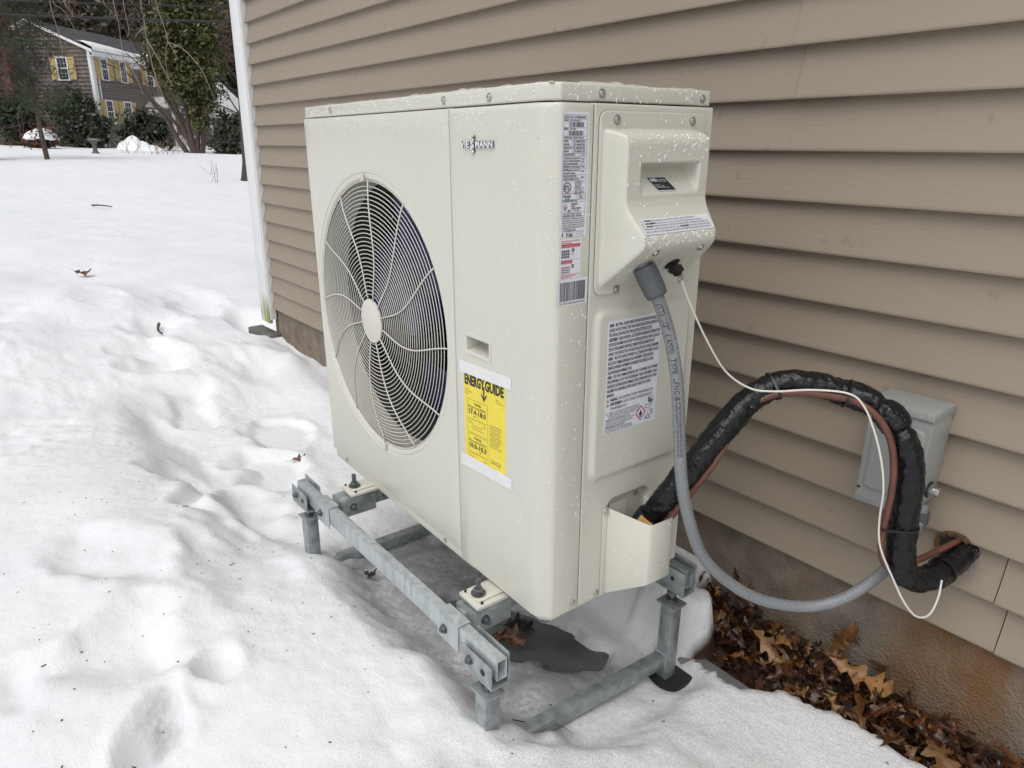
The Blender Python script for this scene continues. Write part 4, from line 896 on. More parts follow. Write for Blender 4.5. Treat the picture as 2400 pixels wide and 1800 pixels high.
for i in range(520):                                    # right half of the front
    x = .93 - abs(rd.gauss(0, .075)); z = rd.uniform(.01, .86)
    if x < .905: dr.add((x, 0, z), (0, -1, 0), dsize(.0006, .0019), rd.uniform(1, 1.5))
for i in range(130): dr.add((rd.uniform(.02, .655), 0, .86 - abs(rd.gauss(0, .09))), (0, -1, 0), dsize(.0005, .0013), 1.2)
for i in range(260):
    t = rd.random(); z = rd.uniform(.01, .88); dr.add((.909 + .017 * t, .0045 + .012 * t, z), (.58, -.81, 0), dsize(.0006, .0021), rd.uniform(1, 1.5))
for i in range(330):
    y = rd.uniform(.0265, .082); z = rd.uniform(.005, .88)
    if .022 < y < .0755 and z > .585: continue
    dr.add((W, y, z), (1, 0, 0), dsize(.0006, .0021), rd.uniform(1, 1.6))
for i in range(330):                                    # lid rim
    x = rd.uniform(.008, .905); dr.add((x, .0035, H + rd.uniform(.004, .0245)), (0, -1, 0), dsize(.0007, .0024), rd.uniform(1, 1.8))
for i in range(130): dr.add((.9285, rd.uniform(.024, .35), H + rd.uniform(.003, .0245)), (1, 0, 0), dsize(.0007, .0026), rd.uniform(1, 1.9))
for i in range(560):                                    # terminal cover
    q = rd.random()
    if q < .35: y, z = rd.uniform(.105, .305), .842 - abs(rd.gauss(0, .018))
    elif q < .65: y, z = rd.uniform(.105, .305), .694 - abs(rd.gauss(0, .010))
    else: y, z = rd.uniform(.100, .330), rd.uniform(.62, .868)
    e = .0012; g = lambda a, b: float(cover_h(np.array([a]), np.array([b]))[0])
    h0 = g(y, z); n_ = np.array([1, -(g(y + e, z) - g(y - e, z)) / (2 * e), -(g(y, z + e) - g(y, z - e)) / (2 * e)])
    if .127 < y < .29 and .695 < z < .719: continue
    dr.add((W + h0, y, z), n_, dsize(.0007, .0026), rd.uniform(1, 1.5))
for i in range(150):
    y = rd.uniform(.09, .35); z = rd.uniform(.21, .585)
    if .12 < y < .258 and .34 < z < .552: continue
    g = .0065 * float(rbox_mask(np.array([y]), np.array([z]), .102, .334, .260, .566, .006, .018)[0]); dr.add((W + g, y, z), (1, 0, 0), dsize(.0006, .0018), 1.3)
for i in range(60):
    t = rd.random(); dr.add((W + .012 + .058 * t, .1515 + .0255 * t - .0003, rd.uniform(.06, .178)), (.4, -.92, 0), dsize(.0007, .0022), 1.4)
for i in range(40): dr.add((W + .082, rd.uniform(.19, .235), rd.uniform(.06, .176)), (1, 0, 0), dsize(.0007, .002), 1.4)
for i in range(70): dr.add((W + rd.uniform(-.02, -.002), .0 + rd.uniform(.01, .3), -.0045), (0, 0, -1), dsize(.0009, .002), 1, .9)
dr.build('raindrops', hp)

# ------------------------------------------------------------------ galvanised stand
sdg = thing('equipment_stand', 'galvanised steel stand with rails and legs under the cream heat pump', 'stand', (-1.22, .86, 0))
inv = np.array([1.22, -.86, 0.])
def SB(mb, name, m_, parent=None, **k):
    mb.v = [tuple(np.array(q) + inv) for q in mb.v]; return mb.build(name, m_, parent or sdg, **k)
def hollow_x(x0, x1, y0, y1, z0, z1, t=.0025):
    mb = MB(); o = [(y0, z0), (y1, z0), (y1, z1), (y0, z1)]; i_ = [(y0 + t, z0 + t), (y1 - t, z0 + t), (y1 - t, z1 - t), (y0 + t, z1 - t)]
    vs = [(x, *q) for x in (x0, x1) for q in o] + [(x, *q) for x in (x0, x1) for q in i_]; fs = []
    for j in range(4):
        k = (j + 1) % 4; fs += [(j, k, 4 + k, 4 + j), (8 + j, 12 + j, 12 + k, 8 + k), (j, 8 + j, 8 + k, k), (4 + j, 4 + k, 12 + k, 12 + j)]
    return mb.add(vs, fs)
RY0, RY1, RZ0, RZ1 = .602, .6245, .289, .330
fr = SB(hollow_x(-1.662, -.7835, RY0, RY1, RZ0, RZ1), 'rail', 'galvworn', bevel=.0012)
rr_ = SB(hollow_x(-1.655, -.757, 1.086, 1.108, .287, .328), 'rail', 'galv', bevel=.0012)
def hexbolt(p, ax, parent, r=.0075, L=.006, stick=.004):
    p = np.array(p, float); ax = np.array(ax, float); mb = MB(); mb.lathe([(r * 1.25, 0), (r * 1.25, .0015)], 16, p, ax); mb.lathe([(r, .0016), (r, L), (r * .85, L + .001)], 6, p, ax); mb.cyl(p + ax * L, p + ax * (L + stick), r * .55, 10)
    return SB(mb, 'bolt', 'bolt', parent)
def ubracket(cx, y0, y1, z0, z1f, z1b, hw, name, parent, up=True, t=.003):
    # plate folded round a rail; front wall at y0, back wall at y1, floor at z0
    mb = MB(); mb.box(cx - hw, cx + hw, y0, y0 + t, z0, z1f).box(cx - hw, cx + hw, y1 - t, y1, z0, z1b).box(cx - hw, cx + hw, y0 + t + .0002, y1 - t - .0002, z0, z0 + t)
    return SB(mb, name, 'galv', parent, bevel=.0011)
def saddle(cx, y0, y1, ztop, zf, zb, hw, parent, t=.003):
    mb = MB(); mb.box(cx - hw, cx + hw, y0, y1, ztop - t, ztop).box(cx - hw, cx + hw, y0, y0 + t, zf, ztop - t - .0002).box(cx - hw, cx + hw, y1 - t, y1, zb, ztop - t - .0002)
    return SB(mb, 'clamp', 'galvworn', parent, bevel=.0011)
def leg(x, y, ztop, z0, name='leg'):
    mb = MB(); mb.box(x - .0165, x + .0165, y - .0165, y + .0165, z0, ztop - .005)
    l = SB(mb, name, 'galv', None, bevel=.0022)
    mb = MB().box(x - .026, x + .026, y - .022, y + .022, ztop - .0048, ztop); SB(mb, 'top_plate', 'galv', l, bevel=.0015)
    mb = MB(); mb.cyl((x, y, ztop), (x, y, ztop + .035), .0065, 12); mb.lathe([(.0125, .001), (.0125, .0085), (.011, .0095)], 6, (x, y, ztop)); mb.lathe([(.0125, .020), (.0125, .028), (.011, .029)], 6, (x, y, ztop)); SB(mb, 'levelling_bolt', 'bolt', l)
    SB(MB().box(x - .05, x + .05, y - .045, y + .045, z0 - .03, z0 + .003), 'foot_pad', 'rubber', l, bevel=.006)
    return l
L1 = leg(-.826, .613, .240, .02); L2 = leg(-1.622, .613, .240, .02); L3 = leg(-.799, 1.100, .228, .030); L4 = leg(-1.615, 1.100, .228, .02)
for cx, leg_ in ((-.833, L1), (-1.628, L2)):
    b = ubracket(cx, .5915, .6325, .270, .318, .336, .047, 'bracket', None)
    hexbolt((cx - .018, .5915, .297), (0, -1, 0), b); SB(MB().cyl((cx + .022, .5912, .296), (cx + .022, .5905, .296), .0065, 12), 'bolt_hole', 'dark', b)
b = ubracket(-.800, 1.078, 1.117, .268, .325, .338, .045, 'bracket', None); SB(MB().cyl((-.787, 1.0778, .302), (-.787, 1.0772, .302), .005, 12), 'bolt_hole', 'dark', b)
ubracket(-1.61, 1.078, 1.117, .268, .325, .338, .045, 'bracket', None)
for fx in (.2203, .7827):
    q = uw((fx, -.04, -.012)); x = q[0]
    cm = MB(); cm.box(x - .011, x + .011, .632, 1.082, .291, .331); cmo = SB(cm, 'cross_member', 'galv', None, bevel=.0015)
    s1 = saddle(x + .004, .5985, .6285, .3335, .277, .295, .036, None); hexbolt((x - .006, .5985, .303), (0, -1, 0), s1, .008)
    # bracket that joins member and foot
    mb = MB(); mb.box(x - .026, x + .026, .640, .643, .285, .3335).box(x - .026, x - .023, .6432, .735, .285, .3335).box(x + .023, x + .026, .6432, .735, .285, .3335).box(x - .0228, x + .0228, .6432, .735, .3312, .3338)
    br = SB(mb, 'foot_bracket', 'galv', None, bevel=.001); hexbolt((x + .026, .672, .309), (1, 0, 0), br, .008, .008, .006); hexbolt((x + .0265, .760, .318), (1, 0, 0), cmo, .005)
def bar(a, b, hw, hh, name):
    a, b = np.array(a, float), np.array(b, float); ax = (b - a) / np.linalg.norm(b - a); up = np.array([0, 0, 1.]); sd_ = np.cross(up, ax); sd_ /= np.linalg.norm(sd_); up = np.cross(ax, sd_)
    return SB(MB().obox((a + b) / 2, ax, sd_, up, np.linalg.norm(b - a) / 2, hw, hh), name, 'galv', None, bevel=.002)
bar((-.826, .632, .083), (-.800, 1.081, .082), .0145, .0145, 'base_bar'); bar((-1.622, .632, .078), (-1.615, 1.081, .078), .0145, .0145, 'base_bar')
SB(MB().tube([(-.8165, 1.080, .069), (-.8165, 1.0815, .098), (-.785, 1.0815, .098), (-.785, 1.080, .069)], .0035, 6, closed=True), 'weld_bead', 'galv', L3)

# ------------------------------------------------------------------ conduit, pipes, wires
A0, A1 = uw((.977, .165, .634)), uw((.993, .1745, .600))
cpath = catmull([A0 + (A0 - A1) * .35, A0, A1, (-.712, .900, .886), (-.692, .906, .809), (-.682, .912, .720), (-.672, .917, .635), (-.662, .932, .562), (-.648, .970, .470), (-.618, 1.030, .400), (-.582, 1.090, .358), (-.534, 1.160, .341), (-.490, 1.210, .362), (-.462, 1.270, .398), (-.448, 1.330, .440), (-.444, 1.372, .49), (-.446, 1.380, .530)], 14)
cd = thing('flexible_conduit', 'grey flexible conduit looping from the heat pump to the grey box', 'conduit', tuple(A0))
def LB(mb, name, m_, par, loc, **k):
    mb.v = [tuple(np.array(q) - loc) for q in mb.v]; return mb.build(name, m_, par, **k)
seg_ = np.linalg.norm(np.diff(cpath, axis=0), axis=1); cum = np.concatenate([[0], np.cumsum(seg_)])
ss = np.arange(0, cum[-1], .0022); dense = np.stack([np.interp(ss, cum, cpath[:, i]) for i in range(3)], 1)
CR = .0108
rad = CR + .00022 * np.sin(ss * 2 * math.pi / .0088)
LB(MB().tube(dense, rad, 16), 'conduit_tube', 'conduit', cd, A0, angle=60)
dA = (A1 - A0) / np.linalg.norm(A1 - A0)
LB(MB().lathe([(.0125, -.008), (.0185, -.006), (.0190, .0), (.0192, .014), (.0188, .034), (.0175, .043), (.0150, .046), (.0118, .046)], 28, A0, dA), 'connector', 'pvcgrey', cd, A0, angle=30)
LB(MB().lathe([(.0125, 0), (.0165, .002), (.0165, .02), (.012, .022)], 20, (-.446, 1.380, .515), (0, 0, -1)).lathe([(.013, 0), (.017, .001), (.017, .018), (.013, .02)], 6, (-.446, 1.380, .488)), 'box_fitting', 'pvcgrey', cd, A0)
camp = np.array([0, 0, 1.17])
def wrap_text(body, s0, size, length, off, mb, bold=0.0):
    V, Fc = text_geo(body, bold); x0, x1 = V[:, 0].min(), V[:, 0].max(); sx = length / (x1 - x0); vs = []
    for x, y in V:
        s_ = s0 + (x - x0) * sx; P = np.array([np.interp(s_, cum, cpath[:, i]) for i in range(3)]); P2 = np.array([np.interp(s_ + .003, cum, cpath[:, i]) for i in range(3)])
        T = (P2 - P) / np.linalg.norm(P2 - P); n_ = np.array([.55, -.75, .15]); n_ = n_ - T * (n_ @ T); n_ /= np.linalg.norm(n_); u = np.cross(n_, T)
        a = (y * size / .72 - size * .5 + off) / CR; vs.append(P + (CR + .0005) * (math.cos(a) * n_ + math.sin(a) * u))
    mb.add(vs, Fc)
tm = MB(); wrap_text('(TT)', .068, .0088, .021, -.0005, tm); wrap_text('1/2"', .097, .0088, .020, -.0005, tm); wrap_text('(16MM)', .127, .0088, .033, -.0005, tm); wrap_text('TYPE', .169, .0088, .026, -.0005, tm); wrap_text('LFNC-B', .203, .0088, .037, -.0005, tm)
for o_, tx in ((.0028, 'LIQUID TIGHT FLEXIBLE NONMETALLIC CONDUIT'), (-.0022, 'SUNLIGHT RESISTANT 80C DRY 60C WET 70C OIL REX')): wrap_text(tx, .243, .0034, .100, o_, tm)
LB(tm, 'conduit_print', 'ink', cd, A0, smooth=False)
M['conduitglint'] = mat('beads_glint_on_grey', (0.42, 0.435, 0.45), 0.06, spec=.7)  # drops painted paler than the grey beneath, as sky glint
dr = Drops(); rd = random.Random(9)
for i in range(330):
    s_ = rd.uniform(.06, cum[-1] - .1); P = np.array([np.interp(s_, cum, cpath[:, k]) for k in range(3)]); P2 = np.array([np.interp(s_ + .003, cum, cpath[:, k]) for k in range(3)]); T = (P2 - P) / np.linalg.norm(P2 - P)
    n_ = np.array([rd.gauss(.45, .5), rd.gauss(-.15, .5), rd.gauss(.75, .3)]); n_ -= T * (n_ @ T); n_ /= np.linalg.norm(n_); dr.add(P + n_ * (CR + .0001) - A0, n_, dsize(.0005, .0014), 1)
dr.build('raindrops', cd, 'conduitglint')

LS = [(-.757, .931, .498), (-.7535, .933, .506), (-.749, .935, .515), (-.724, .950, .565), (-.696, .985, .632), (-.676, 1.030, .693), (-.665, 1.075, .738), (-.648, 1.110, .764), (-.622, 1.140, .777), (-.586, 1.170, .776), (-.544, 1.200, .766), (-.504, 1.215, .756), (-.473, 1.230, .731), (-.447, 1.235, .696), (-.432, 1.240, .647), (-.426, 1.240, .591), (-.423, 1.240, .527), (-.417, 1.245, .470), (-.405, 1.262, .437), (-.387, 1.300, .424), (-.376, 1.370, .432), (-.374, 1.440, .440), (-.376, 1.50, .440)]
lsp = catmull(LS, 22); LR = .0240
ls = thing('insulated_pipe', 'thick black wrapped refrigerant pipe arching from the heat pump to the wall hole', 'pipe', LS[0]); l0 = np.array(LS[0])
mb = MB(); mb.tube(lsp, LR, 26); vv = np.array(mb.v); n = 26; k = len(lsp)
cl = np.concatenate([[0], np.cumsum(np.linalg.norm(np.diff(lsp, axis=0), axis=1))])
S_ = np.repeat(cl, n); A_ = np.tile(np.arange(n) * 2 * math.pi / n, k); ctr = np.repeat(lsp, n, 0); rv = vv - ctr; rv /= np.linalg.norm(rv, axis=1)[:, None]
ca_, sa_ = np.cos(A_), np.sin(A_)
dsp = .0024 * vnoise(S_ * 34, ca_ * 1.2 + sa_ * 2.1 + 9, 30) + .0030 * vnoise(S_ * 75 + sa_ * 1.5, ca_ * 1.5 + 20, 31) + .0022 * vnoise(S_ * 160, ca_ * 3 + sa_ * 3 + 31, 32)
crease = np.exp(-((S_ - .545) / .006) ** 2) + np.exp(-((S_ - .60) / .005) ** 2); dsp = dsp - .006 * crease + .004 * np.exp(-((S_ - .575) / .02) ** 2)
seam = np.exp(-((A_ - 2.3) / .12) ** 2); dsp = dsp - .0016 * seam
thin = sstep(.0, .09, S_); dsp = dsp - .003 * (1 - thin)
mb.v = [tuple(q) for q in (vv + rv * dsp[:, None])]
LB(mb, 'insulation', 'foil', ls, l0, angle=70)
d0 = np.array(LS[2]) - np.array(LS[0]); d0 /= np.linalg.norm(d0); sdv = np.cross(d0, (0, 0, 1)); sdv /= np.linalg.norm(sdv); upv = np.cross(sdv, d0)
LB(MB().lathe([(.022, -.018), (.0262, -.012), (.0265, .012), (.025, .016)], 20, l0 + d0 * .012, d0), 'tape_wrap', 'rubber', ls, l0)
fm = MB(); fc = l0 + d0 * .018 - upv * .0265 + sdv * (.004)
nrm_ = camp - fc; nrm_ -= d0 * (nrm_ @ d0); nrm_ /= np.linalg.norm(nrm_); sd2 = np.cross(d0, nrm_)
fc = l0 + d0 * .014 + nrm_ * .0245
LB(fm.obox(fc, d0, sd2, nrm_, .013, .014, .003), 'foam_piece', 'foam', ls, l0, bevel=.002)
def tie(p, path=None, other=None, wide=.004, rr=.0014):
    i = int(np.argmin(np.linalg.norm(path - np.array(p), axis=1))); P = path[i]; T = path[i + 1] - path[i - 1]; T /= np.linalg.norm(T); u = np.cross(T, (0, 1, .2)); u /= np.linalg.norm(u); v = np.cross(T, u)
    cs = [((0, 0), LR + .0012)]
    if other is not None:
        d = ((other - P) @ T); j = int(np.argmin(np.abs(d) * 3 + np.linalg.norm(other - P, axis=1))); q = other[j] - P; cs.append(((q @ u, q @ v), .0084))
    def loop(ex):
        o = []
        for a in np.linspace(0, 2 * math.pi, 41)[:-1]:
            dd = np.array([math.cos(a), math.sin(a)]); best = max(cs, key=lambda c: c[0][0] * dd[0] + c[0][1] * dd[1] + c[1]); o.append((best[0][0] + (best[1] + ex) * dd[0], best[0][1] + (best[1] + ex) * dd[1]))
        return o
    vs = []
    for h_, ex in ((-wide / 2, -.0006), (-wide / 2, rr), (wide / 2, rr), (wide / 2, -.0006)): vs += [P + T * h_ + x * u + y * v for x, y in loop(ex)]
    k = 40; fs = [(a * k + j, a * k + (j + 1) % k, ((a + 1) % 4) * k + (j + 1) % k, ((a + 1) % 4) * k + j) for a in range(4) for j in range(k)]
    return LB(MB().add(vs, fs), 'zip_tie', 'tie', ls, l0)
def nearest(path, p): return int(np.argmin(np.linalg.norm(path - np.array(p), axis=1)))
CP = [(-.735, .950, .478), (-.712, .942, .520), (-.690, .965, .572), (-.665, 1.010, .650), (-.657, 1.045, .716), (-.643, 1.080, .748), (-.607, 1.112, .767), (-.552, 1.152, .769), (-.514, 1.178, .762), (-.483, 1.190, .744), (-.459, 1.200, .708), (-.445, 1.203, .659), (-.440, 1.203, .608), (-.441, 1.203, .553), (-.439, 1.205, .500), (-.430, 1.225, .458), (-.415, 1.275, .452), (-.395, 1.345, .462), (-.384, 1.420, .464), (-.382, 1.50, .462)]
cpp = catmull(CP, 14)
for p_ in ((-.641, 1.118, .768), (-.545, 1.200, .766), (-.4235, 1.240, .540)): tie(p_, lsp, cpp)
tie((-.379, 1.345, .429), lsp, None, .006)
tag(MB().tube(cpp, .0060, 12).build('brown_cable', 'copper'), 'brown cable strapped along the inside of the black wrapped pipe', 'cable')
WP = [tuple(uw((.9905, .239, .612))), (-.7165, .957, .925), (-.697, .990, .858), (-.681, 1.030, .802), (-.650, 1.060, .775), (-.617, 1.083, .7735), (-.571, 1.122, .781), (-.519, 1.147, .784), (-.495, 1.160, .766), (-.471, 1.165, .723), (-.452, 1.168, .673), (-.442, 1.172, .623), (-.441, 1.178, .563), (-.431, 1.180, .514), (-.402, 1.192, .455), (-.382, 1.203, .417), (-.365, 1.220, .392), (-.354, 1.246, .390), (-.356, 1.280, .409), (-.363, 1.302, .434)]
wire = thing('thin_white_wire', 'thin white wire hanging from the small black clamp beside the conduit', 'wire', WP[0]); w0 = np.array(WP[0])
LB(MB().tube(catmull(WP, 12), .0018, 8), 'wire', 'whitewire', wire, w0)
cb = MB(); e1 = np.array(UM.to_3x3() @ Vector((.70, 0, -.71))); e2 = np.array(UM.to_3x3() @ Vector((0, 1, 0))); e3 = np.cross(e1, e2); cc = uw((.9795, .236, .630))
cb.obox(cc, e2, e3, e1, .0125, .0052, .0065).obox(cc + e1 * .008 - e2 * .003, e2, e3, e1, .0068, .0046, .0045).obox(cc - e2 * .0138 + e1 * .003, e2, e3, e1, .0038, .0034, .003)
LB(cb, 'clamp_body', 'tie', wire, w0, bevel=.0018)
LB(MB().lathe([(.0115, 0), (.0140, .002), (.0140, .005), (.0105, .007)], 20, uw((.966, .2375, .640)), e1), 'clamp_collar', 'rubber', wire, w0)
for a in (-.011, .0115): LB(MB().lathe([(.0032, 0), (.0030, .002), (.001, .003)], 10, cc + e2 * a - e3 * .0062 + e1 * -.001, -e3 + e1 * .3), 'clamp_screw', 'screw', wire, w0)

# ------------------------------------------------------------------ disconnect box on the wall
bx = thing('disconnect_box', 'small grey metal electrical box on the siding behind the black pipe', 'electrical box', (-.497, 1.41, .50))
b0 = np.array((-.497, 1.41, .50)); X0, X1, YF, ZB, ZT = -.5575, -.4425, 1.338, .508, .712
LB(MB().box(X0, X1 - .0005, YF, YB + .004, ZB + .022, ZT).box(X0, X1 - .0005, YF, YF + .020, ZB, ZB + .0218), 'box_body', 'box', bx, b0, bevel=.0025)
mb = MB(); mb.add([(X0 - .003, YF - .006, ZT - .003), (X1 + .002, YF - .006, ZT - .003), (X1 + .002, YB + .002, ZT - .003), (X0 - .003, YB + .002, ZT - .003), (X0 - .003, YF - .006, ZT + .0125), (X1 + .002, YF - .006, ZT + .0125), (X1 + .002, YB + .002, ZT + .0145), (X0 - .003, YB + .002, ZT + .0145)], [(0, 3, 2, 1), (4, 5, 6, 7), (0, 1, 5, 4), (1, 2, 6, 5), (2, 3, 7, 6), (3, 0, 4, 7)])
LB(mb, 'box_hood', 'box', bx, b0, bevel=.0025)
ly = np.linspace(X0 + .004, X1 - .004, 50); lz = np.linspace(ZB + .012, ZT - .020, 70); A_, B_ = np.meshgrid(ly, lz, indexing='ij')
hb = .0035 * rbox_mask(A_, B_, X0 + .014, X1 - .012, ZB + .035, ZT - .026, .003, .008)
lid_o = fastmesh('box_door', np.stack([A_, YF - .0012 - hb, B_], -1).reshape(-1, 3) - b0, gridfaces(50, 70, True), 'box', bx, smooth=True)
em = MB()
def outline(pts): em.tube([(x, YF - .0048, z) for x, z in pts], .0009, 5)
ex, ez = X0 + .020, ZT - .036
outline([(ex - .004, ez - .030), (ex, ez), (ex + .019, ez), (ex + .0185, ez - .030)]); outline([(ex + .004, ez - .022), (ex + .006, ez - .006)]); outline([(ex + .011, ez - .024), (ex + .0115, ez - .006)])
outline([(ex + .024, ez), (ex + .024, ez - .022), (ex + .028, ez - .028), (ex + .040, ez - .028)]); outline([(ex + .031, ez), (ex + .031, ez - .020), (ex + .040, ez - .022)])
LB(em, 'embossed_logo', 'box', bx, b0)
hbx = np.array((X1, 1.385, ZB + .052))
LB(MB().lathe([(.0165, -.0002), (.0165, .0012)], 24, hbx, (1, 0, 0)), 'knockout_ring', 'dark', bx, b0)
LB(MB().lathe([(.0125, .001), (.0135, .003), (.0135, .009), (.012, .0095)], 8, hbx, (1, 0, 0)).lathe([(.0095, .0096), (.0098, .0185), (.009, .0195)], 18, hbx, (1, 0, 0)), 'lock_nut', 'screw', bx, b0, angle=30)
for x, z in ((X0 + .006, ZB + .030), (X0 + .078, ZB + .004)): LB(MB().box(x - .003, x + .003, YF - .0022, YF - .0004, z - .002, z + .002), 'latch_slot', 'dark', bx, b0)
dr = Drops(); rd = random.Random(4)
for i in range(70):
    t = rd.random(); dr.add(np.array((rd.uniform(X0, X1), YF + (YB - YF) * t, ZT + .0127 + .002 * t)) - b0, (0, 0, 1), dsize(.0007, .0018), 1)
for i in range(40): dr.add(np.array((rd.uniform(X0, X1), YF - .0062, ZT + rd.uniform(0, .011))) - b0, (0, -1, 0), dsize(.0006, .0016), 1.3)
dr.build('raindrops', bx, 'conduitglint')

# ------------------------------------------------------------------ leaves
OAK = [(0, .02), (.06, .10), (.13, .30), (.19, .52), (.235, .40), (.28, .24), (.34, .48), (.41, .86), (.455, .80), (.49, .42), (.53, .30), (.59, .60), (.65, 1.0), (.70, .88), (.735, .46), (.775, .34), (.83, .55), (.88, .62), (.92, .40), (.96, .22), (1, .03)]
def leaf_mesh(name, mk, seed, L=.10, Wd=.055, curl=.6, lobed=True):
    r = random.Random(seed); rows = []
    fold = r.uniform(.1, .9); bend = r.choice((-1, 1)) * r.uniform(.25, 1) * curl * 1.5; roll = r.uniform(-1, 1) * curl; tw = r.uniform(-1, 1) * curl; jl = [1 + r.uniform(-.3, .25) for _ in OAK]; jr = [1 + r.uniform(-.3, .25) for _ in OAK]
    for i, (t, wq) in enumerate(OAK):
        a = bend * (t - .3) * 2; x = L * math.sin(a) / (bend * 2); z = L * (1 - math.cos(a)) / (bend * 2); row = []
        for sgn, f in ((-1, 1), (-1, .5), (0, 0), (1, .5), (1, 1)):
            q = f * Wd * wq * (jl[i] if sgn < 0 else jr[i]); ang = fold + roll * sgn * .6 + tw * (t - .5) * sgn + (.5 * math.sin(t * 9 + seed * 1.7 + sgn)) * f
            sweep = (sgn != 0) * f * wq * .16 * L * (.5 if lobed else 0)
            row.append((x + sweep * math.cos(a), sgn * q * math.cos(ang), z + q * math.sin(ang) + sweep * math.sin(a) + r.uniform(-.0015, .0015)))
        rows.append(row)
    vs = [p for row in rows for p in row]; fs = [tuple(q) for q in gridfaces(len(OAK), 5)]
    mb = MB().add(vs, fs)
    a, b = np.array(rows[0][2]), np.array(rows[0][2]) + np.array((-L * .22, r.uniform(-.01, .01), r.uniform(0, .012)))
    mb.tube([a, (a + b) / 2 + (0, 0, .002), b], .0008, 3)
    me = bpy.data.meshes.new(name); me.from_pydata(mb.v, [], mb.f); me.materials.append(M[mk]); me.polygons.foreach_set('use_smooth', [True] * len(me.polygons)); me.update(); return me
LM = [leaf_mesh('leaf', ('leaf1', 'leaf2', 'leaf3', 'leaf1', 'leaf2', 'leaf3', 'leaf3', 'leaf2', 'leaf4', 'leaf3', 'leaf2')[i % 11], i + 3, .095 + .010 * (i % 5), .030 + .004 * (i % 4), .45 + .16 * (i % 6)) for i in range(22)]
pile = thing('leaf_pile', 'heap of wet brown oak leaves along the foundation wall', 'leaves', (-.6, 1.33, .02))
rl = random.Random(12)
def put_leaf(me, p, rot, sc, parent=None, off=(0, 0, 0)):
    o = link('leaf', me, parent); o.location = tuple(np.array(p) - np.array(off)); o.rotation_euler = rot; o.scale = (sc, sc, sc); return o
for i in range(285):
    x = -1.0 + 1.25 * rl.random() ** .9; y0 = 1.225 + .08 * (x + .73) * .8; t = rl.random(); y = y0 + .02 + (1.440 - y0 - .03) * t
    hgt = (.012 + .045 * t) * (.55 + .9 * rl.random()) * (1 + .6 * math.exp(-((x + .78) / .12) ** 2))
    put_leaf(LM[rl.randrange(22)], (x, y, .014 + hgt), (rl.gauss(0, .6), rl.gauss(0, .6), rl.uniform(0, 6.28)), rl.uniform(.28, .68), pile, pile.location)
nl = 2600; V = []; Q = []
for i in range(nl):
    x = rl.uniform(-1.03, .3); y0 = 1.215 + .08 * (x + .73) * .8; y = rl.uniform(y0, 1.452); t = (y - y0) / max(.02, 1.452 - y0); z = .014 + .038 * t * rl.random(); s_ = rl.uniform(.006, .017); a = rl.uniform(0, 6.28); tx_, ty_ = rl.gauss(0, .6), rl.gauss(0, .6)
    for dx, dy in ((-1, -.6), (1, -.4), (.8, .7), (-.7, .5)):
        u, v = dx * s_, dy * s_; V.append((x + u * math.cos(a) - v * math.sin(a), y + u * math.sin(a) + v * math.cos(a), z + u * tx_ * .6 + v * ty_ * .6))
    Q.append([4 * i, 4 * i + 1, 4 * i + 2, 4 * i + 3])
stuff(fastmesh('leaf_fragments', V, Q, ['leaf2', 'leaf3', 'litter', 'leaf1'], None, [rl.choice((0, 1, 1, 1, 2, 2, 2)) for _ in range(nl)]))
def single_leaf(label, mk, p, rot, L, Wd, seed, curl=.5, name='oak_leaf'):
    o = link(name, leaf_mesh(name, mk, seed, L, Wd, curl)); o.location = p; o.rotation_euler = rot; return tag(o, label, 'leaf')
single_leaf('big tan curled oak leaf lying lengthwise against the foundation', 'leaf4', (-.520, 1.385, .085), (.75, .12, math.radians(5)), .15, .034, 21, .5)
single_leaf('tan oak leaf near the top end of the leaf heap', 'leaf4', (-.705, 1.335, .075), (.5, .2, math.radians(-14)), .12, .03, 34, .55)
single_leaf('brown oak leaf standing upright against the concrete foundation', 'leaf1', (-.575, 1.437, .085), (1.35, -1.1, math.radians(20)), .12, .03, 45, .3)
single_leaf('lobed orange brown leaf hanging over the middle of the leaf heap', 'leaf1', (-.462, 1.335, .07), (.2, -.35, math.radians(-70)), .115, .030, 52, .6)
single_leaf('pinkish brown pointed leaf at the edge of the snow', 'leaf1', (-.405, 1.298, .05), (.15, -.1, math.radians(-25)), .085, .032, 63, .3)
single_leaf('large tan oak leaf flat near the lower end of the heap', 'leaf4', (-.325, 1.350, .055), (.25, .1, math.radians(-40)), .125, .034, 71, .45)
single_leaf('rust brown leaf standing in the meltwater under the heat pump', 'leaf2', (-1.112, .868, .050), (.9, -.35, math.radians(15)), .105, .034, 84, .25)
single_leaf('black rotting leaf on the wet slush under the heat pump', 'leafblack', (-1.135, .925, .045), (.1, .1, 1.2), .09, .035, 91, .3)
single_leaf('small dark leaf fragment in the slush beside the front rail', 'leafblack', (-1.505, .715, gz(-1.505, .715) + .012), (.3, .1, .4), .05, .018, 97, .5)
single_leaf('orange brown leaf on the trodden snow left of the stand', 'leaf2', (-2.440, .888, gz(-2.44, .888) + .012), (.35, -.2, 1.0), .085, .022, 101, .6)
single_leaf('curled brown leaf lying far out on the smooth snow', 'leaf2', (-6.44, .760, gz(-6.44, .76) + .03), (.6, .2, .9), .16, .05, 107, .8)
def twig_thing(label, pts, r, name='twig', m_='bark'):
    return tag(MB().tube(catmull(pts, 5), np.linspace(r, r * .5, len(catmull(pts, 5))), 5).build(name, m_), label, 'twig')
def onsnow(x, y, dz=.004): return (x, y, gz(x, y) + dz)
twig_thing('short dark twig lying in a footprint on the snow path', [onsnow(-4.72, .93, .03), onsnow(-4.62, .90, .03), onsnow(-4.52, .90, .02)], .010)
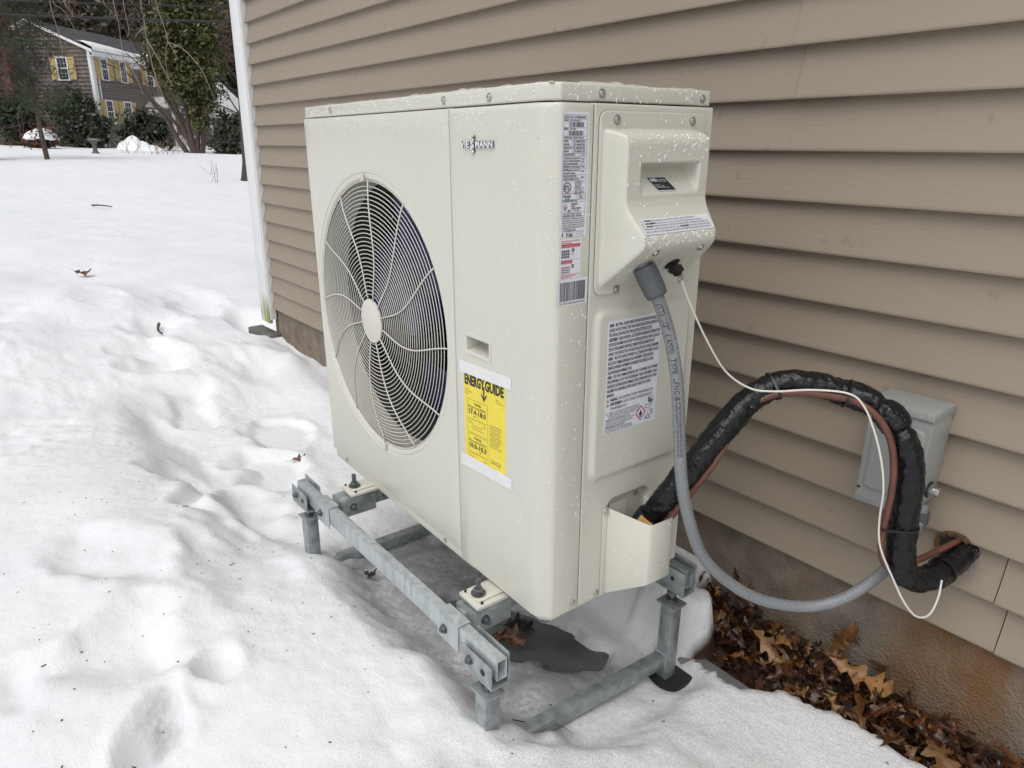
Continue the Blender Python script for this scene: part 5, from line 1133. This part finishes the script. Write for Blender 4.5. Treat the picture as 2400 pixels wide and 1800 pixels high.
twig_thing('tiny stick lying on the distant smooth snow', [onsnow(-12.2, 1.75, .03), onsnow(-12.0, 1.82, .05), onsnow(-11.85, 1.95, .04)], .014)
twig_thing('thin brown stem across the slush behind the front leg', [onsnow(-.86, .70, .012), onsnow(-.825, .735, .018), onsnow(-.80, .77, .016), onsnow(-.775, .79, .010)], .0012)
mb = MB(); rt = random.Random(77)
for i in range(210):
    x = rt.uniform(-2.4, -.40); y = rt.uniform(-.25, 1.0)
    if gz(x, y) < .07: continue
    a = rt.uniform(0, 3.14); l_ = rt.uniform(.0006, .0022) if rt.random() < .93 else rt.uniform(.004, .009); z = gz(x, y) + .0012
    mb.obox((x, y, z), (math.cos(a), math.sin(a), 0), (-math.sin(a), math.cos(a), 0), (0, 0, 1), l_, rt.uniform(.0004, .0014), .0006)
stuff(mb.build('bark_crumbs', 'leafblack', smooth=False))
# ------------------------------------------------------------------ far side of the yard
def gfar(x, y): return gz(x, y)
def foliage(center, rad, n, size, seed, squash=1.0, clump=.25, flat=.6, hollow=.35):
    r = np.random.default_rng(seed); nc = max(6, n // 28)
    d = r.normal(size=(nc, 3)); d /= np.linalg.norm(d, axis=1)[:, None]; rr = hollow + (1 - hollow) * r.random(nc) ** .5
    cen = np.array(center) + d * rr[:, None] * np.array(rad) * (1 + .18 * r.normal(size=(nc, 1)))
    idx = r.integers(0, nc, n); p = cen[idx] + r.normal(size=(n, 3)) * clump * np.mean(rad) * np.array([1, 1, .8])
    return leaves_at(p, size, r)
def leaves_at(p, size, r, asp=.55):
    n = len(p); a = r.normal(size=(n, 3)); a /= np.linalg.norm(a, axis=1)[:, None]; b = r.normal(size=(n, 3)); b -= a * (a * b).sum(1)[:, None]; b /= np.linalg.norm(b, axis=1)[:, None]
    s = size * (.5 + r.random((n, 1))); u = a * s; v = b * s * asp
    V = np.stack([p - u, p - v * .9, p + u, p + v * .9], 1).reshape(-1, 3); Q = np.arange(4 * n).reshape(-1, 4)
    return V, Q
def mass(name, parts_, m_, parent):
    V = []; Q = []; o = 0
    for v, q in parts_: V.append(v); Q.append(q + o); o += len(v)
    return fastmesh(name, np.concatenate(V), np.concatenate(Q), m_, parent)
# neighbour's house
NB = thing('neighbour_house', 'weathered shingled two storey house with yellow shutters across the snowy yard', 'house', (-45.235, 7.559, .93), (0, 0, math.atan2(.751, -.6603)))
LEN, WID, EV, RG = 10.2, 6.7, 4.95, 6.30
def lapwall(name, m_, p0, ux, L_, z0, zt, nrm, course, top=None):
    p0, ux, nrm = map(np.array, (p0, ux, nrm)); mb = MB(); k = int((zt - z0) / course) + 1
    for i in range(k):
        za, zb = z0 + i * course, min(zt, z0 + (i + 1) * course)
        if zb - za < .01: continue
        def span(z):
            if top is None or z <= EV: return 0, L_
            f = (z - EV) / (RG - EV); return f * L_ / 2, L_ - f * L_ / 2
        a0, a1 = span(za); b0, b1 = span(zb)
        A, B, C_, D_ = p0 + ux * a0, p0 + ux * a1, p0 + ux * b1, p0 + ux * b0
        vs = [A + nrm * .055 + (0, 0, za), B + nrm * .055 + (0, 0, za), C_ + (0, 0, zb), D_ + (0, 0, zb), A + (0, 0, za), B + (0, 0, za)]
        mb.add(vs, [(0, 1, 2, 3), (4, 5, 1, 0)])
    return mb.build(name, m_, NB, smooth=False)
lapwall('front_wall', 'clap', (0, 0, 0), (1, 0, 0), LEN, .0, EV, (0, -1, 0), .15)
lapwall('gable_wall', 'shingle', (0, 0, 0), (0, 1, 0), WID, .0, RG, (-1, 0, 0), .20, True)
MB().box(.05, LEN - .02, .05, WID, -.6, EV).build('house_core', 'dark', NB, smooth=False)
MB().box(.02, LEN, .02, WID - .05, -.8, .25).build('house_foundation', 'stone', NB, smooth=False)
for bx_ in (0, LEN): MB().box(bx_ - .07, bx_ + .16, -.075, .10, .1, EV).build('corner_board', 'white', NB, smooth=False)
MB().box(.30, .36, -.09, -.03, .1, EV).build('downspout', 'white', NB, smooth=False)
sl = (RG - EV) / (WID / 2)
rf = MB()
for sg in (0, 1):
    for r_i in range(14):
        f0, f1 = r_i / 14, (r_i + 1) / 14
        def pt(f): 
            b = -.35 + f * (WID / 2 + .35); z = EV + (b) * sl + .12
            return (b if sg == 0 else WID - b), z
        (b0, z0), (b1, z1) = pt(f0), pt(f1)
        rf.add([(-.22, b0, z0 + .02), (LEN + .22, b0, z0 + .02), (LEN + .22, b1, z1), (-.22, b1, z1), (-.22, b0, z0), (LEN + .22, b0, z0)], [(0, 1, 2, 3), (4, 5, 1, 0)])
rfo = rf.build('roof', 'roof', NB, smooth=False)
mb = MB()
for sg in (0, 1):
    b0, b1 = (-.37, WID / 2) if sg == 0 else (WID + .37, WID / 2); mb.add([(-.235, b0, EV - .37 * sl - .03), (-.235, b1, RG - .01), (-.235, b1, RG + .12), (-.235, b0, EV - .37 * sl + .11), (-.05, b0, EV - .37 * sl - .08), (-.05, b1, RG - .06), (-.05, b1, RG + .13), (-.05, b0, EV - .37 * sl + .11)], [(0, 1, 2, 3), (4, 7, 6, 5), (0, 4, 5, 1), (3, 2, 6, 7)])
mb.build('rake_board', 'white', NB, smooth=False)
MB().box(-.22, LEN + .22, -.38, -.34, EV - .33, EV - .10).box(-.2, LEN + .2, -.34, -.02, EV - .33, EV - .30).box(.15, LEN, -.05, -.031, EV - .62, EV - .33).build('fascia', 'white', NB, smooth=False)
V = []; n = 70; rs = random.Random(2)
for i in range(n):
    x = -.2 + (LEN + .4) * i / (n - 1); wdt = .55 + .35 * math.sin(i * .21) + rs.uniform(-.08, .08) + (.25 if i < 20 else 0)
    for f, h in ((-.06, -.04), (-.02, .11), (.5, .15), (.92, .10), (1, .015)):
        b = -.35 + f * max(.15, wdt); V.append((x, b, EV + b * sl + .13 + h))
fastmesh('roof_snow', V, gridfaces(n, 5), 'snowcap', rfo, smooth=True)
def window(a, z0, w_, h, face='front', shutters=True, sides=(1, 1)):
    def T(mb):
        if face == 'front': mb.v = [(a + q[0], -.055 - q[1], z0 + q[2]) for q in mb.v]
        else: mb.v = [(-.055 - q[1], a + q[0], z0 + q[2]) for q in mb.v]
        return mb
    t = .07; f = MB().box(-t, 0, 0, .07, -t, h + t).box(w_, w_ + t, 0, .07, -t, h + t).box(.0, w_, 0, .07, h, h + t).box(-t - .03, w_ + t + .03, .0, .10, -t - .04, -t)
    f.box(.0, w_, .02, .055, h * .5 - .025, h * .5 + .025)
    fo = T(f).build('window', 'white', NB, smooth=False)
    for k in (0, 1): T(MB().box(.001, w_ - .001, .018, .03, .002 + k * h * .5, h * (.5 + .5 * k) - .002)).build('pane', 'glass', fo, smooth=False)
    mu = MB()
    for k in (0, 1):
        for j in (1, 2): mu.box(w_ * j / 3 - .005, w_ * j / 3 + .005, .0302, .040, k * h * .5 + .03, h * (.5 + .5 * k) - .03)
        mu.box(.01, w_ - .01, .0302, .038, h * (.25 + .5 * k) - .005, h * (.25 + .5 * k) + .005)
    T(mu).build('muntins', 'white', fo, smooth=False)
    if shutters:
        for s_, x in ((sides[0], -t - .40), (sides[1], w_ + t + .02)):
            if not s_: continue
            sh = MB().box(x, x + .38, .0, .045, -.06, h + .06)
            so_ = T(sh).build('shutter', 'shutter', NB, smooth=False)
            lv = MB()
            for q in range(10): lv.box(x + .05, x + .33, .046, .058, .02 + q * h / 10, .02 + q * h / 10 + h / 18)
            T(lv).build('louvres', 'shutter', so_, smooth=False)
for a in (.62, 2.08, 4.25, 6.4, 8.4): window(a, 3.62, .42 if a < 3 else .5, .92)
window(.55, 1.42, .44, 1.05); window(1.98, 1.42, .48, 1.05); window(7.0, 1.42, .55, 1.05); window(8.6, 1.42, .55, 1.05)
window(1.36, 3.55, .56, .98, 'side'); window(5.3, 1.4, .6, .95, 'side'); window(1.36, 1.2, .56, 1.0, 'side', True, (1, 0))
dp = MB().box(4.02, 5.02, -.09, -.03, .2, 2.25); do = dp.build('front_door', 'white', NB, smooth=False); MB().lathe([(.03, 0), (.05, .03), (.02, .06)], 10, (4.12, -.09, 1.15), (0, -1, 0)).build('handle', 'screw', do)
MB().box(4.18, 4.32, -.42, -.34, 1.55, 1.95).box(4.12, 4.22, -.42, -.34, 1.30, 1.6).box(4.28, 4.38, -.42, -.34, 1.30, 1.6).build('red_bow', 'red', do, bevel=.03)
mb = MB(); mb.add([(3.72, -.9, 2.35), (5.32, -.9, 2.35), (4.52, -.9, 2.95), (3.72, -.03, 2.35), (5.32, -.03, 2.35), (4.52, -.03, 2.95)], [(0, 1, 2), (3, 5, 4), (0, 3, 4, 1), (1, 4, 5, 2), (2, 5, 3, 0)])
po = mb.build('portico', 'white', NB, smooth=False)
for x in (3.82, 5.22): MB().box(x - .06, x + .06, -.86, -.74, .1, 2.348).build('porch_post', 'white', po, smooth=False)
mb = MB(); mb.box(3.9, 6.1, -1.95, -1.91, .75, .80)
for q in range(14): mb.box(3.92 + q * .165, 3.96 + q * .165, -1.95, -1.92, .05, .75)
mb.build('porch_railing', 'white', NB, smooth=False)
MB().box(-.75, -.06, 4.35, 5.45, -.2, RG + 1.0).build('chimney', 'brick', NB, smooth=False)
MB().box(-.035, -.06, 3.4, 4.3, .12, .42).build('basement_window', 'glass', NB, smooth=False)
# garage wing with a snow covered roof
gw = MB().box(10.3, 17.5, 1.3, 6.8, -.6, 2.35).build('garage_wall', 'clap', NB, smooth=False)
gr = MB().add([(10.25, .9, 2.32), (17.8, .9, 2.32), (17.8, 4.05, 5.15), (10.25, 4.05, 5.15), (10.25, 7.2, 2.32), (17.8, 7.2, 2.32), (10.25, .9, 2.2), (17.8, .9, 2.2)], [(0, 1, 2, 3), (3, 2, 5, 4), (6, 7, 1, 0), (0, 3, 4, 6), (1, 7, 5, 2)]).build('garage_roof', 'roof', NB, smooth=False)
V = []
for i in range(30):
    x = 10.2 + 7.7 * i / 29
    for f in (-.02, 0, .25, .5, .75, 1): b = .85 + 3.2 * f; V.append((x, b, 2.32 + (b - .9) * (2.83 / 3.15) + (.17 if f >= 0 else .02) + .03 * math.sin(i * .8 + f * 5)))
fastmesh('roof_snow', V, gridfaces(30, 6), 'snowcap', gr, smooth=True)
MB().box(10.25, 17.8, .84, .898, 2.12, 2.36).build('garage_fascia', 'white', NB, smooth=False)

def at(lat, dep):   # metres to the right of and ahead of the camera position, level ground
    dep = dep / .948; return np.array([.6249 * lat - .7807 * dep, .7807 * lat + .6249 * dep])
def branchy(mb, p, d, L_, r, depth, rnd, spread=.5, droop=0.0, tips=None, nseg=4):
    p = np.array(p, float); d = np.array(d, float); d /= np.linalg.norm(d); pts = [p]
    for i in range(nseg):
        d = d + np.array([rnd.gauss(0, .10), rnd.gauss(0, .10), rnd.gauss(0, .08) - droop]); d /= np.linalg.norm(d); p = p + d * L_ / nseg; pts.append(p)
    mb.tube(pts, np.linspace(r, r * .55, len(pts)), 6 if r > .03 else 4)
    if tips is not None and depth <= 1: tips.extend(pts[1:])
    if depth > 0:
        for k in range(rnd.choice((2, 3, 3))):
            q = pts[rnd.randrange(len(pts) // 2, len(pts))]; a = np.array([rnd.gauss(0, spread), rnd.gauss(0, spread), rnd.gauss(.1, spread * .7)]); branchy(mb, q, d + a, L_ * rnd.uniform(.55, .8), r * .55, depth - 1, rnd, spread, droop, tips, nseg)
# slender pine in front of the neighbour's gable
x, y = -29.1, 3.10; g0 = gfar(x, y)
pn = thing('pine_tree', 'slender pine with bare lower trunk in front of the shingled gable', 'tree', (x, y, g0 - .15))
tr = [(0, 0, 0), (-.02, -.05, 1.2), (.0, -.02, 2.4), (-.15, -.12, 3.6), (-.2, -.2, 5.0), (-.25, -.25, 6.4)]
mb = MB().tube(catmull(tr, 4), np.linspace(.082, .025, 21), 8); rp = random.Random(31); tips = []
for k in range(46):
    z = 1.75 + 4.4 * k / 46; a = k * 2.4 + rp.uniform(-.4, .4); l_ = (1.35 - .14 * (z - 1.7)) * rp.uniform(.6, 1.1); p = np.array((-.05 * z * .6, -.04 * z * .6, z)); pts = [p + np.array((math.cos(a), math.sin(a), .12)) * l_ * t + (0, 0, -.14 * l_ * t * t) for t in (0, .35, .7, 1)]
    mb.tube(pts, [.014, .011, .008, .004], 4)
    for t in np.linspace(.3, 1, 9): tips.append(p + np.array((math.cos(a), math.sin(a), .12)) * l_ * t)
mb.build('trunk', 'bark', pn)
r = np.random.default_rng(3); tp = np.array(tips); tp = np.repeat(tp, 17, 0) + r.normal(size=(len(tp) * 17, 3)) * .13; fastmesh('crown', *leaves_at(tp, .12, r, .09), 'pine', pn)
# second thin trunk at the left edge
x, y = -30.0, 1.55; g0 = gfar(x, y); st = thing('small_tree', 'young dark green tree with thin trunk at the far left of the yard', 'tree', (x, y, g0 - .1))
mb = MB().tube([(0, 0, 0), (.02, -.03, 1.0), (-.1, -.1, 2.4), (-.12, -.3, 4.2)], [.10, .085, .07, .04], 7); rr0 = random.Random(8)
for k in range(9): branchy(mb, (-.05, -.06, 1.0 + .35 * k), (rr0.gauss(0, 1), rr0.gauss(0, 1), .4), 1.1, .022, 1, rr0)
mb.build('trunk', 'bark', st); mass('crown', [foliage((.3, -.9, .9), (.9, 1.0, .8), 1500, .09, 5), foliage((-.3, .2, 3.6), (1.0, 1.1, 1.0), 700, .08, 6)], 'pine', st)
# ivy clad, leaning multi stemmed tree
x, y = -37.6, 10.2; g0 = gfar(x, y)
hl = thing('ivy_tree', 'leaning many stemmed tree wrapped in ivy in front of the house', 'tree', (x, y, g0 - .15)); rh_ = random.Random(17)
lt = np.array([.6249, .7807, 0]); mb = MB(); tips = []
for k in range(7):
    le = (-.62, -.45, -.30, -.75, .05, -.12, .2)[k]; b = lt * (-.25 + .09 * k) + np.array([rh_.gauss(0, .1), rh_.gauss(0, .1), 0]); hgt = (3.6, 5.2, 6.5, 2.9, 7.5, 7.0, 6.5)[k]
    pts = [b + lt * le * hgt * (t ** 1.15) + np.array([0, 0, hgt * t]) + np.array([rh_.gauss(0, .07), rh_.gauss(0, .07), 0]) for t in np.linspace(0, 1, 7)]
    mb.tube(pts, np.linspace(.13, .035, 7), 7)
    for q in pts[3:]:
        for j in range(2): branchy(mb, q, lt * le * 1.3 + np.array([rh_.gauss(0, .5), rh_.gauss(0, .5), .6]), 1.3, .022, 1, rh_, .5, .02, tips)
mb.build('trunk', 'bark', hl)
iv = []
for k, (la, z, ra, rz, n) in enumerate(((-.6, 4.3, .95, 1.0, 2200), (.15, 5.8, 1.15, 1.3, 3000), (.75, 4.0, .9, 1.3, 2200), (-.1, 3.2, .8, .9, 1500), (.5, 7.3, 1.1, 1.2, 2400), (1.0, 5.6, .75, 1.1, 1400), (-.95, 5.4, .7, .8, 1000), (.45, 2.0, .45, 1.0, 900), (.9, 2.8, .5, .9, 700), (-1.4, 3.9, .5, .5, 500))): iv.append(foliage(lt * la + np.array([0, 0, z]), (ra, ra, rz), n, .10, 40 + k, hollow=.2))
mass('ivy_crown', iv, 'holly', hl)
# shrubs
def bush(name, label, lat, dep, w_, h, m_, seed, n=2600, size=.12, zb=0.0, group=None, snow=False):
    p = at(lat, dep); g0 = gfar(p[0], p[1]); o = thing(name, label, 'shrub', (p[0], p[1], g0 - .1)); mb = MB(); rb = random.Random(seed)
    for k in range(7): branchy(mb, (rb.gauss(0, .1), rb.gauss(0, .1), 0), (rb.gauss(0, .6), rb.gauss(0, .6), 1), h * .7, .03, 1, rb)
    mb.build('stems', 'bark', o)
    fs = [foliage((0, 0, h * .52), (w_ * .62, w_ * .62, h * .5), n // 2, size, seed, hollow=.3)]
    for k in range(5): fs.append(foliage(lt * rb.uniform(-.6, .6) * w_ + np.array([0, 0, rb.uniform(.25, .75) * h]) + np.array([-.78, .62, 0]) * rb.uniform(-.3, .3), (w_ * .38, w_ * .38, h * .3), n // 8, size, seed + k + 1, hollow=.3))
    mass('foliage', fs, m_, o)
    return o
bush('rhododendron', 'dark rhododendron bush directly below the corner of the shingled house', -22.4, 37.0, 1.0, 2.1, 'rhodo', 101)
bush('rhododendron', 'wide dark green rhododendron in front of the white front door', -19.1, 36.0, 1.45, 1.95, 'rhodo', 102, 3600)
bush('rhododendron', 'dark green bush beside the white corner trim across the yard', -13.1, 32.0, 1.15, 1.75, 'rhodo', 103, 3200)
bush('yew_bush', 'loose dark yew filling the space under the shingled gable', -23.6, 37.5, 1.7, 2.8, 'pine', 104, 3600, .11)
bush('yew_bush', 'low yew behind the bare pine trunk at the left', -26.9, 38.0, 1.5, 2.6, 'pine', 105, 2800, .11)
sbsh = bush('clipped_shrub', 'rounded brown shrub with a cap of snow near the pine', -23.1, 34.2, 1.0, 1.0, 'redtwig', 106, 2200, .07)
V = []
for i in range(22):
    for j in range(9):
        a = 2 * math.pi * i / 21; f = j / 8; rr = .74 * f * (1 + .16 * math.sin(3 * a + 1)); V.append((rr * math.cos(a), rr * math.sin(a), .97 - .36 * f ** 2.4 + .05 * math.sin(5 * a + 3 * f) + (.02 if f < 1 else -.1)))
fastmesh('snow_cap', V, gridfaces(22, 9), 'snowcap', sbsh, smooth=True)
# snow mound by the wide rhododendron
V = []; Q = []
for (la, de, rx, ry, hh_) in ((-18.95, 34.6, .62, .5, .62), (-18.5, 34.4, .8, .5, .40), (-17.9, 34.2, .8, .5, .26), (-19.5, 34.7, .35, .3, .36)):
    p = at(la, de); o = len(V)
    for i in range(24):
        for j in range(9):
            a = 2 * math.pi * i / 23; f = j / 8; d_ = lt * math.cos(a) * rx * f + np.array([-.78, .62, 0]) * math.sin(a) * ry * f
            V.append((p[0] + d_[0], p[1] + d_[1], gfar(p[0], p[1]) - .08 + (hh_ + .08) * (1 - f ** 2) ** .8 * (1 + .10 * math.sin(3 * a + f * 4))))
    Q += [q + o for q in gridfaces(24, 9)]
structure(fastmesh('snow_mound', V, np.array(Q), 'snowcap', smooth=True))
# birdbath
p = at(-17.5, 29.0); g0 = gfar(*p); bb = thing('birdbath', 'grey stone birdbath with wide basin standing on the far snow', 'birdbath', (p[0], p[1], g0 - .08))
MB().lathe([(.17, 0), (.17, .07), (.12, .12), (.085, .2), (.08, .42), (.12, .50), (.14, .52)], 20).build('pedestal', 'stone', bb, angle=30)
MB().lathe([(.10, .521), (.20, .55), (.27, .60), (.28, .625), (.26, .625), (.18, .59), (.02, .58)], 24).build('basin', 'stone', bb, angle=40); MB().lathe([(.01, .59), (.22, .615), (.235, .625), (.13, .635), (.01, .64)], 18).build('snow_filling', 'snowcap', bb)
p = at(-21.7, 31.2); g0 = gfar(*p); fd = thing('bird_feeder', 'small low feeder on a thin post with a cap of snow', 'bird feeder', (p[0], p[1], g0 - .1))
MB().cyl((0, 0, 0), (0, 0, .48), .025, 8).build('post', 'barkgrey', fd); MB().box(-.22, .22, -.16, .16, .48, .52).build('tray', 'barkgrey', fd); MB().box(-.2, .2, -.15, .15, .5202, .60).build('snow_cap', 'snowcap', fd, bevel=.03)
# dead stalks poking through the snow
for k, (la, de, lab) in enumerate(((-17.0, 30.5, 'bare twiggy stalks poking out of the snow beside the birdbath'), (-15.6, 30.0, 'bare bent stalks in the snow in front of the wide rhododendron'), (-14.7, 29.5, 'few bare stalks in the snow left of the ivy tree'), (-7.7, 17.5, 'long thin bent weed stalk in the snow near the dark tree base'), (-6.7, 15.2, 'two short weed stalks in the snow in front of the dark tree base'))):
    p = at(la, de); g0 = gfar(*p); mb = MB(); rw = random.Random(60 + k)
    for j in range(7 if k < 3 else 3): branchy(mb, (rw.gauss(0, .22 if k < 3 else .1), rw.gauss(0, .22 if k < 3 else .1), -.02), (rw.gauss(0, .5), rw.gauss(0, .5), 1), .5 if k < 3 else .45, .010 if k < 3 else .006, 1 if k < 3 else 0, rw)
    o = mb.build('dead_stalks', 'twig'); o.location = (p[0], p[1], g0); tag(o, lab, 'weeds')
# big tree whose foot shows beside the corner trim, its weeping twigs hang over the yard
p = at(-6.05, 16.0); g0 = gfar(*p); bt = thing('weeping_tree', 'dark tree trunk behind the corner trim with long thin hanging twigs', 'tree', (p[0], p[1], g0 - .1))
p0 = np.array([p[0], p[1], g0 - .1]); rt = random.Random(23)
mb = MB().tube([(0, 0, 0), (0, 0, .18), (.0, 0, .5), (.02, 0, 1.2), (.05, .05, 3), (.2, .3, 6), (.4, .5, 9)], [.36, .29, .235, .21, .20, .16, .07], 14)
limbs = []
for k, (la, dd, z0, zt) in enumerate(((-5.3, -1.8, 5.0, 6.1), (-3.8, -3.6, 5.5, 6.0), (-2.2, -2.0, 5.8, 6.4), (-6.5, .6, 6.2, 6.9))):
    e = at(la, dd) ; pts = [np.array([.12, .2, z0]) + (np.array([e[0], e[1], zt - z0])) * t + np.array([0, 0, .9 * math.sin(t * 2.6)]) for t in np.linspace(0, 1, 8)]; mb.tube(pts, np.linspace(.085, .022, 8), 7); limbs.append(pts)
mb.build('trunk', 'barkgrey', bt)
R3, U3, F3 = (np.array(q) for q in (R_, U_, F_))
def px(u, v, dep):  # a point seen at that place of the photograph, at a given distance ahead
    return (F3 + R3 * (u - 1200) / 1634.57 + U3 * (900 - v) / 1634.57) * dep + np.array([0, 0, 1.17]) - p0
tw = [([(116, -60), (118, 10), (132, 60), (143, 105), (148, 145)], 13.2), ([(118, -60), (124, 3), (146, 22), (165, 50), (180, 78)], 13.6), ([(142, -60), (150, 3), (163, 24), (174, 40)], 13.4), ([(158, -50), (161, 4), (165, 18)], 13.5), ([(236, -60), (243, 3), (252, 18), (262, 28)], 13.9),
      ([(262, -70), (266, 5), (277, 50), (283, 95), (288, 130), (294, 200)], 13.0), ([(284, -70), (289, 5), (297, 45), (302, 72), (299, 88)], 13.3), ([(326, -70), (330, 5), (338, 50), (343, 90), (352, 130), (365, 185), (375, 235)], 12.6), ([(343, 90), (366, 130), (385, 165), (400, 195)], 12.6), ([(338, 65), (325, 75), (317, 86)], 12.6),
      ([(358, -70), (366, 5), (378, 45), (390, 80), (392, 100), (388, 130), (392, 170), (402, 200)], 13.4), ([(392, 98), (425, 112), (450, 135), (470, 160), (487, 195), (500, 225)], 13.4), ([(395, 100), (408, 120), (416, 138)], 13.4), ([(352, 130), (360, 165), (378, 215), (395, 255)], 12.6), ([(294, 140), (310, 165), (330, 205), (338, 222)], 13.0)]
for uv, de in tw:
    pts = catmull([px(u, v, de + .06 * i) for i, (u, v) in enumerate(uv)], 5)
    if uv[0][1] < -30:   # carry the twig up to a limb above the picture
        a = pts[0]; lp = np.array([q for L_ in limbs for q in L_]); b = lp[np.argmin(np.linalg.norm(lp - (a + (0, 0, .8)), axis=1))]; pts = np.vstack([catmull([b, (a + b) / 2 + (0, 0, .3), a], 4)[:-1], pts])
    mbt = MB().tube(pts, np.linspace(.0095, .0045, len(pts)), 5); rq = random.Random(len(uv))
    for q in pts[4::3]: d_ = np.array([rq.gauss(0, 1), rq.gauss(0, 1), rq.gauss(-.2, .5)]); mbt.tube([q, q + d_ * .05], [.005, .003], 3)
    mbt.build('hanging_twig', 'twig', bt)
# overhead cables
for lab, a, b, r_ in (('lower and thicker black overhead cable crossing above the yard', (-26.645, 2.347, 4.655), (-22.443, 7.528, 4.53), .032), ('upper thin black overhead cable crossing above the yard', (-26.75, 2.42, 5.04), (-22.59, 7.573, 4.945), .018)):
    a, b = np.array(a), np.array(b); d_ = (b - a); pts = [a + d_ * t + np.array([0, 0, .35 * ((t - .5) / 5) ** 2 * 3]) for t in np.linspace(-5, 6, 40)]
    tag(MB().tube(pts, r_, 7).build('power_line', 'cable'), lab, 'power line')
# bare and evergreen trees that stand behind the house, then the wooded slope
rt = random.Random(41)
def bgtree(label, lat, dep, h, m_, seed, kind='bare', w_=2.5):
    p = at(lat, dep); g0 = gfar(*p) - .2; o = thing('conifer_tree' if kind == 'con' else 'bare_tree', label, 'tree', (p[0], p[1], g0)); mb = MB(); rb = random.Random(seed); tips = []
    if kind == 'con':
        mb.tube([(0, 0, 0), (0, 0, h)], [.22, .03], 7); r = np.random.default_rng(seed); P = []
        for k in range(60):
            z = h * (.12 + .86 * k / 60); l_ = w_ * (1 - k / 62) * rb.uniform(.7, 1.1); a = k * 2.4
            for t in np.linspace(.15, 1, 10): P.append((math.cos(a) * l_ * t, math.sin(a) * l_ * t, z - .25 * l_ * t))
        P = np.array(P); P = np.repeat(P, 9, 0) + r.normal(size=(len(P) * 9, 3)) * .22; mb.build('trunk', 'bark', o); fastmesh('crown', *leaves_at(P, .22, r, .3), m_, o)
    else:
        branchy(mb, (0, 0, 0), (0, 0, 1), h * .5, .16, 0, rb)
        for k in range(7): branchy(mb, (0, 0, h * (.2 + .045 * k)), (rb.gauss(0, .7), rb.gauss(0, .7), 1), h * .35, .06, 3, rb, .45, 0, tips)
        mb.build('trunk', 'barkgrey', o)
        if kind == 'leafy': r = np.random.default_rng(seed); tp = np.array(tips); tp = np.repeat(tp, 6, 0) + r.normal(size=(len(tp) * 6, 3)) * .25; fastmesh('crown', *leaves_at(tp, .10, r, .6), m_, o)
bgtree('reddish brown leafed tree rising beside the white corner trim', -17.9, 47, 8, 'redtwig', 201, 'leafy')
bgtree('tree with rusty leaves at the left edge in front of the gable', -29.5, 38.0, 6.0, 'redtwig', 202, 'leafy')
bgtree('bare grey tree behind the ridge of the shingled house', -24, 56, 13, None, 203)
bgtree('bare spreading tree behind the middle of the grey roof', -20.5, 58, 13, None, 204)
bgtree('tall dark conifer behind the chimney end of the house', -28.5, 57, 15, 'wood_g', 205, 'con', 3.2)
bgtree('dark conifer behind the ivy tree and the garage roof', -21.5, 60, 16, 'wood_g', 206, 'con', 3.4)
bgtree('slim conifer behind the snowy garage roof', -24.6, 66, 15, 'wood_g', 207, 'con', 3.0)
# wooded slope
hx = np.linspace(0, 1, 40); V = []; na = 60
for i in range(na):
    ang = math.radians(100 + 215 * i / (na - 1))
    for j in range(14): rr = 62 + j * 9; x, y = rr * math.cos(ang), rr * math.sin(ang); V.append((x, y, .8 + 23 * (1 - math.cos(min(1, j / 12) * math.pi)) / 2 + .8 * math.sin(i * 1.3 + j)))
structure(fastmesh('wooded_hill', V, gridfaces(na, 14), 'hill', smooth=True))
r = np.random.default_rng(99); P = []; B = MB(); cols = []
for i in range(420):
    ang = math.radians(r.uniform(148, 186) if i < 320 else r.uniform(105, 310)); rr = r.uniform(62, 118); x, y = rr * math.cos(ang), rr * math.sin(ang); z = .5 + 23 * (1 - math.cos(min(1, (rr - 62) / 108) * math.pi)) / 2; h = r.uniform(9, 15); con = r.random() < .5
    B.tube([(x, y, z - .5), (x + r.normal() * .3, y + r.normal() * .3, z + h * .9)], [.17, .03], 5)
    n = 420; zz_ = r.random(n) ** (.9 if con else .6); w_ = (2.6 * (1 - zz_ * .9) if con else 2.2 * np.sin(np.clip(zz_, .05, 1) * 2.9)); a = r.random(n) * 6.28; q = np.sqrt(r.random(n)) * w_; P.append(np.stack([x + q * np.cos(a), y + q * np.sin(a), z + h * (.15 + .85 * zz_)], 1)); cols += [0 if con else 1] * n
V, Q = leaves_at(np.concatenate(P), .30, r, .5)
stuff(fastmesh('woodland', V, Q, ['wood_g', 'wood_b'], None, cols)); stuff(B.build('woodland_trunks', 'barkgrey', smooth=False))
for o in bpy.data.objects:
    b = o.name.split('.')[0]
    g = {'rhododendron': 'evergreen shrubs along the neighbour house', 'yew_bush': 'loose yews under the gable', 'dead_stalks': 'dead stalks poking through the snow', 'bare_tree': 'trees standing round the neighbour house', 'conifer_tree': 'conifers behind the neighbour house', 'oak_leaf': 'fallen leaves lying singly', 'power_line': 'overhead cables above the yard', 'twig': 'twigs lying on the snow'}.get(b)
    if g and o.parent is None: o['group'] = g
bpy.context.view_layer.update()
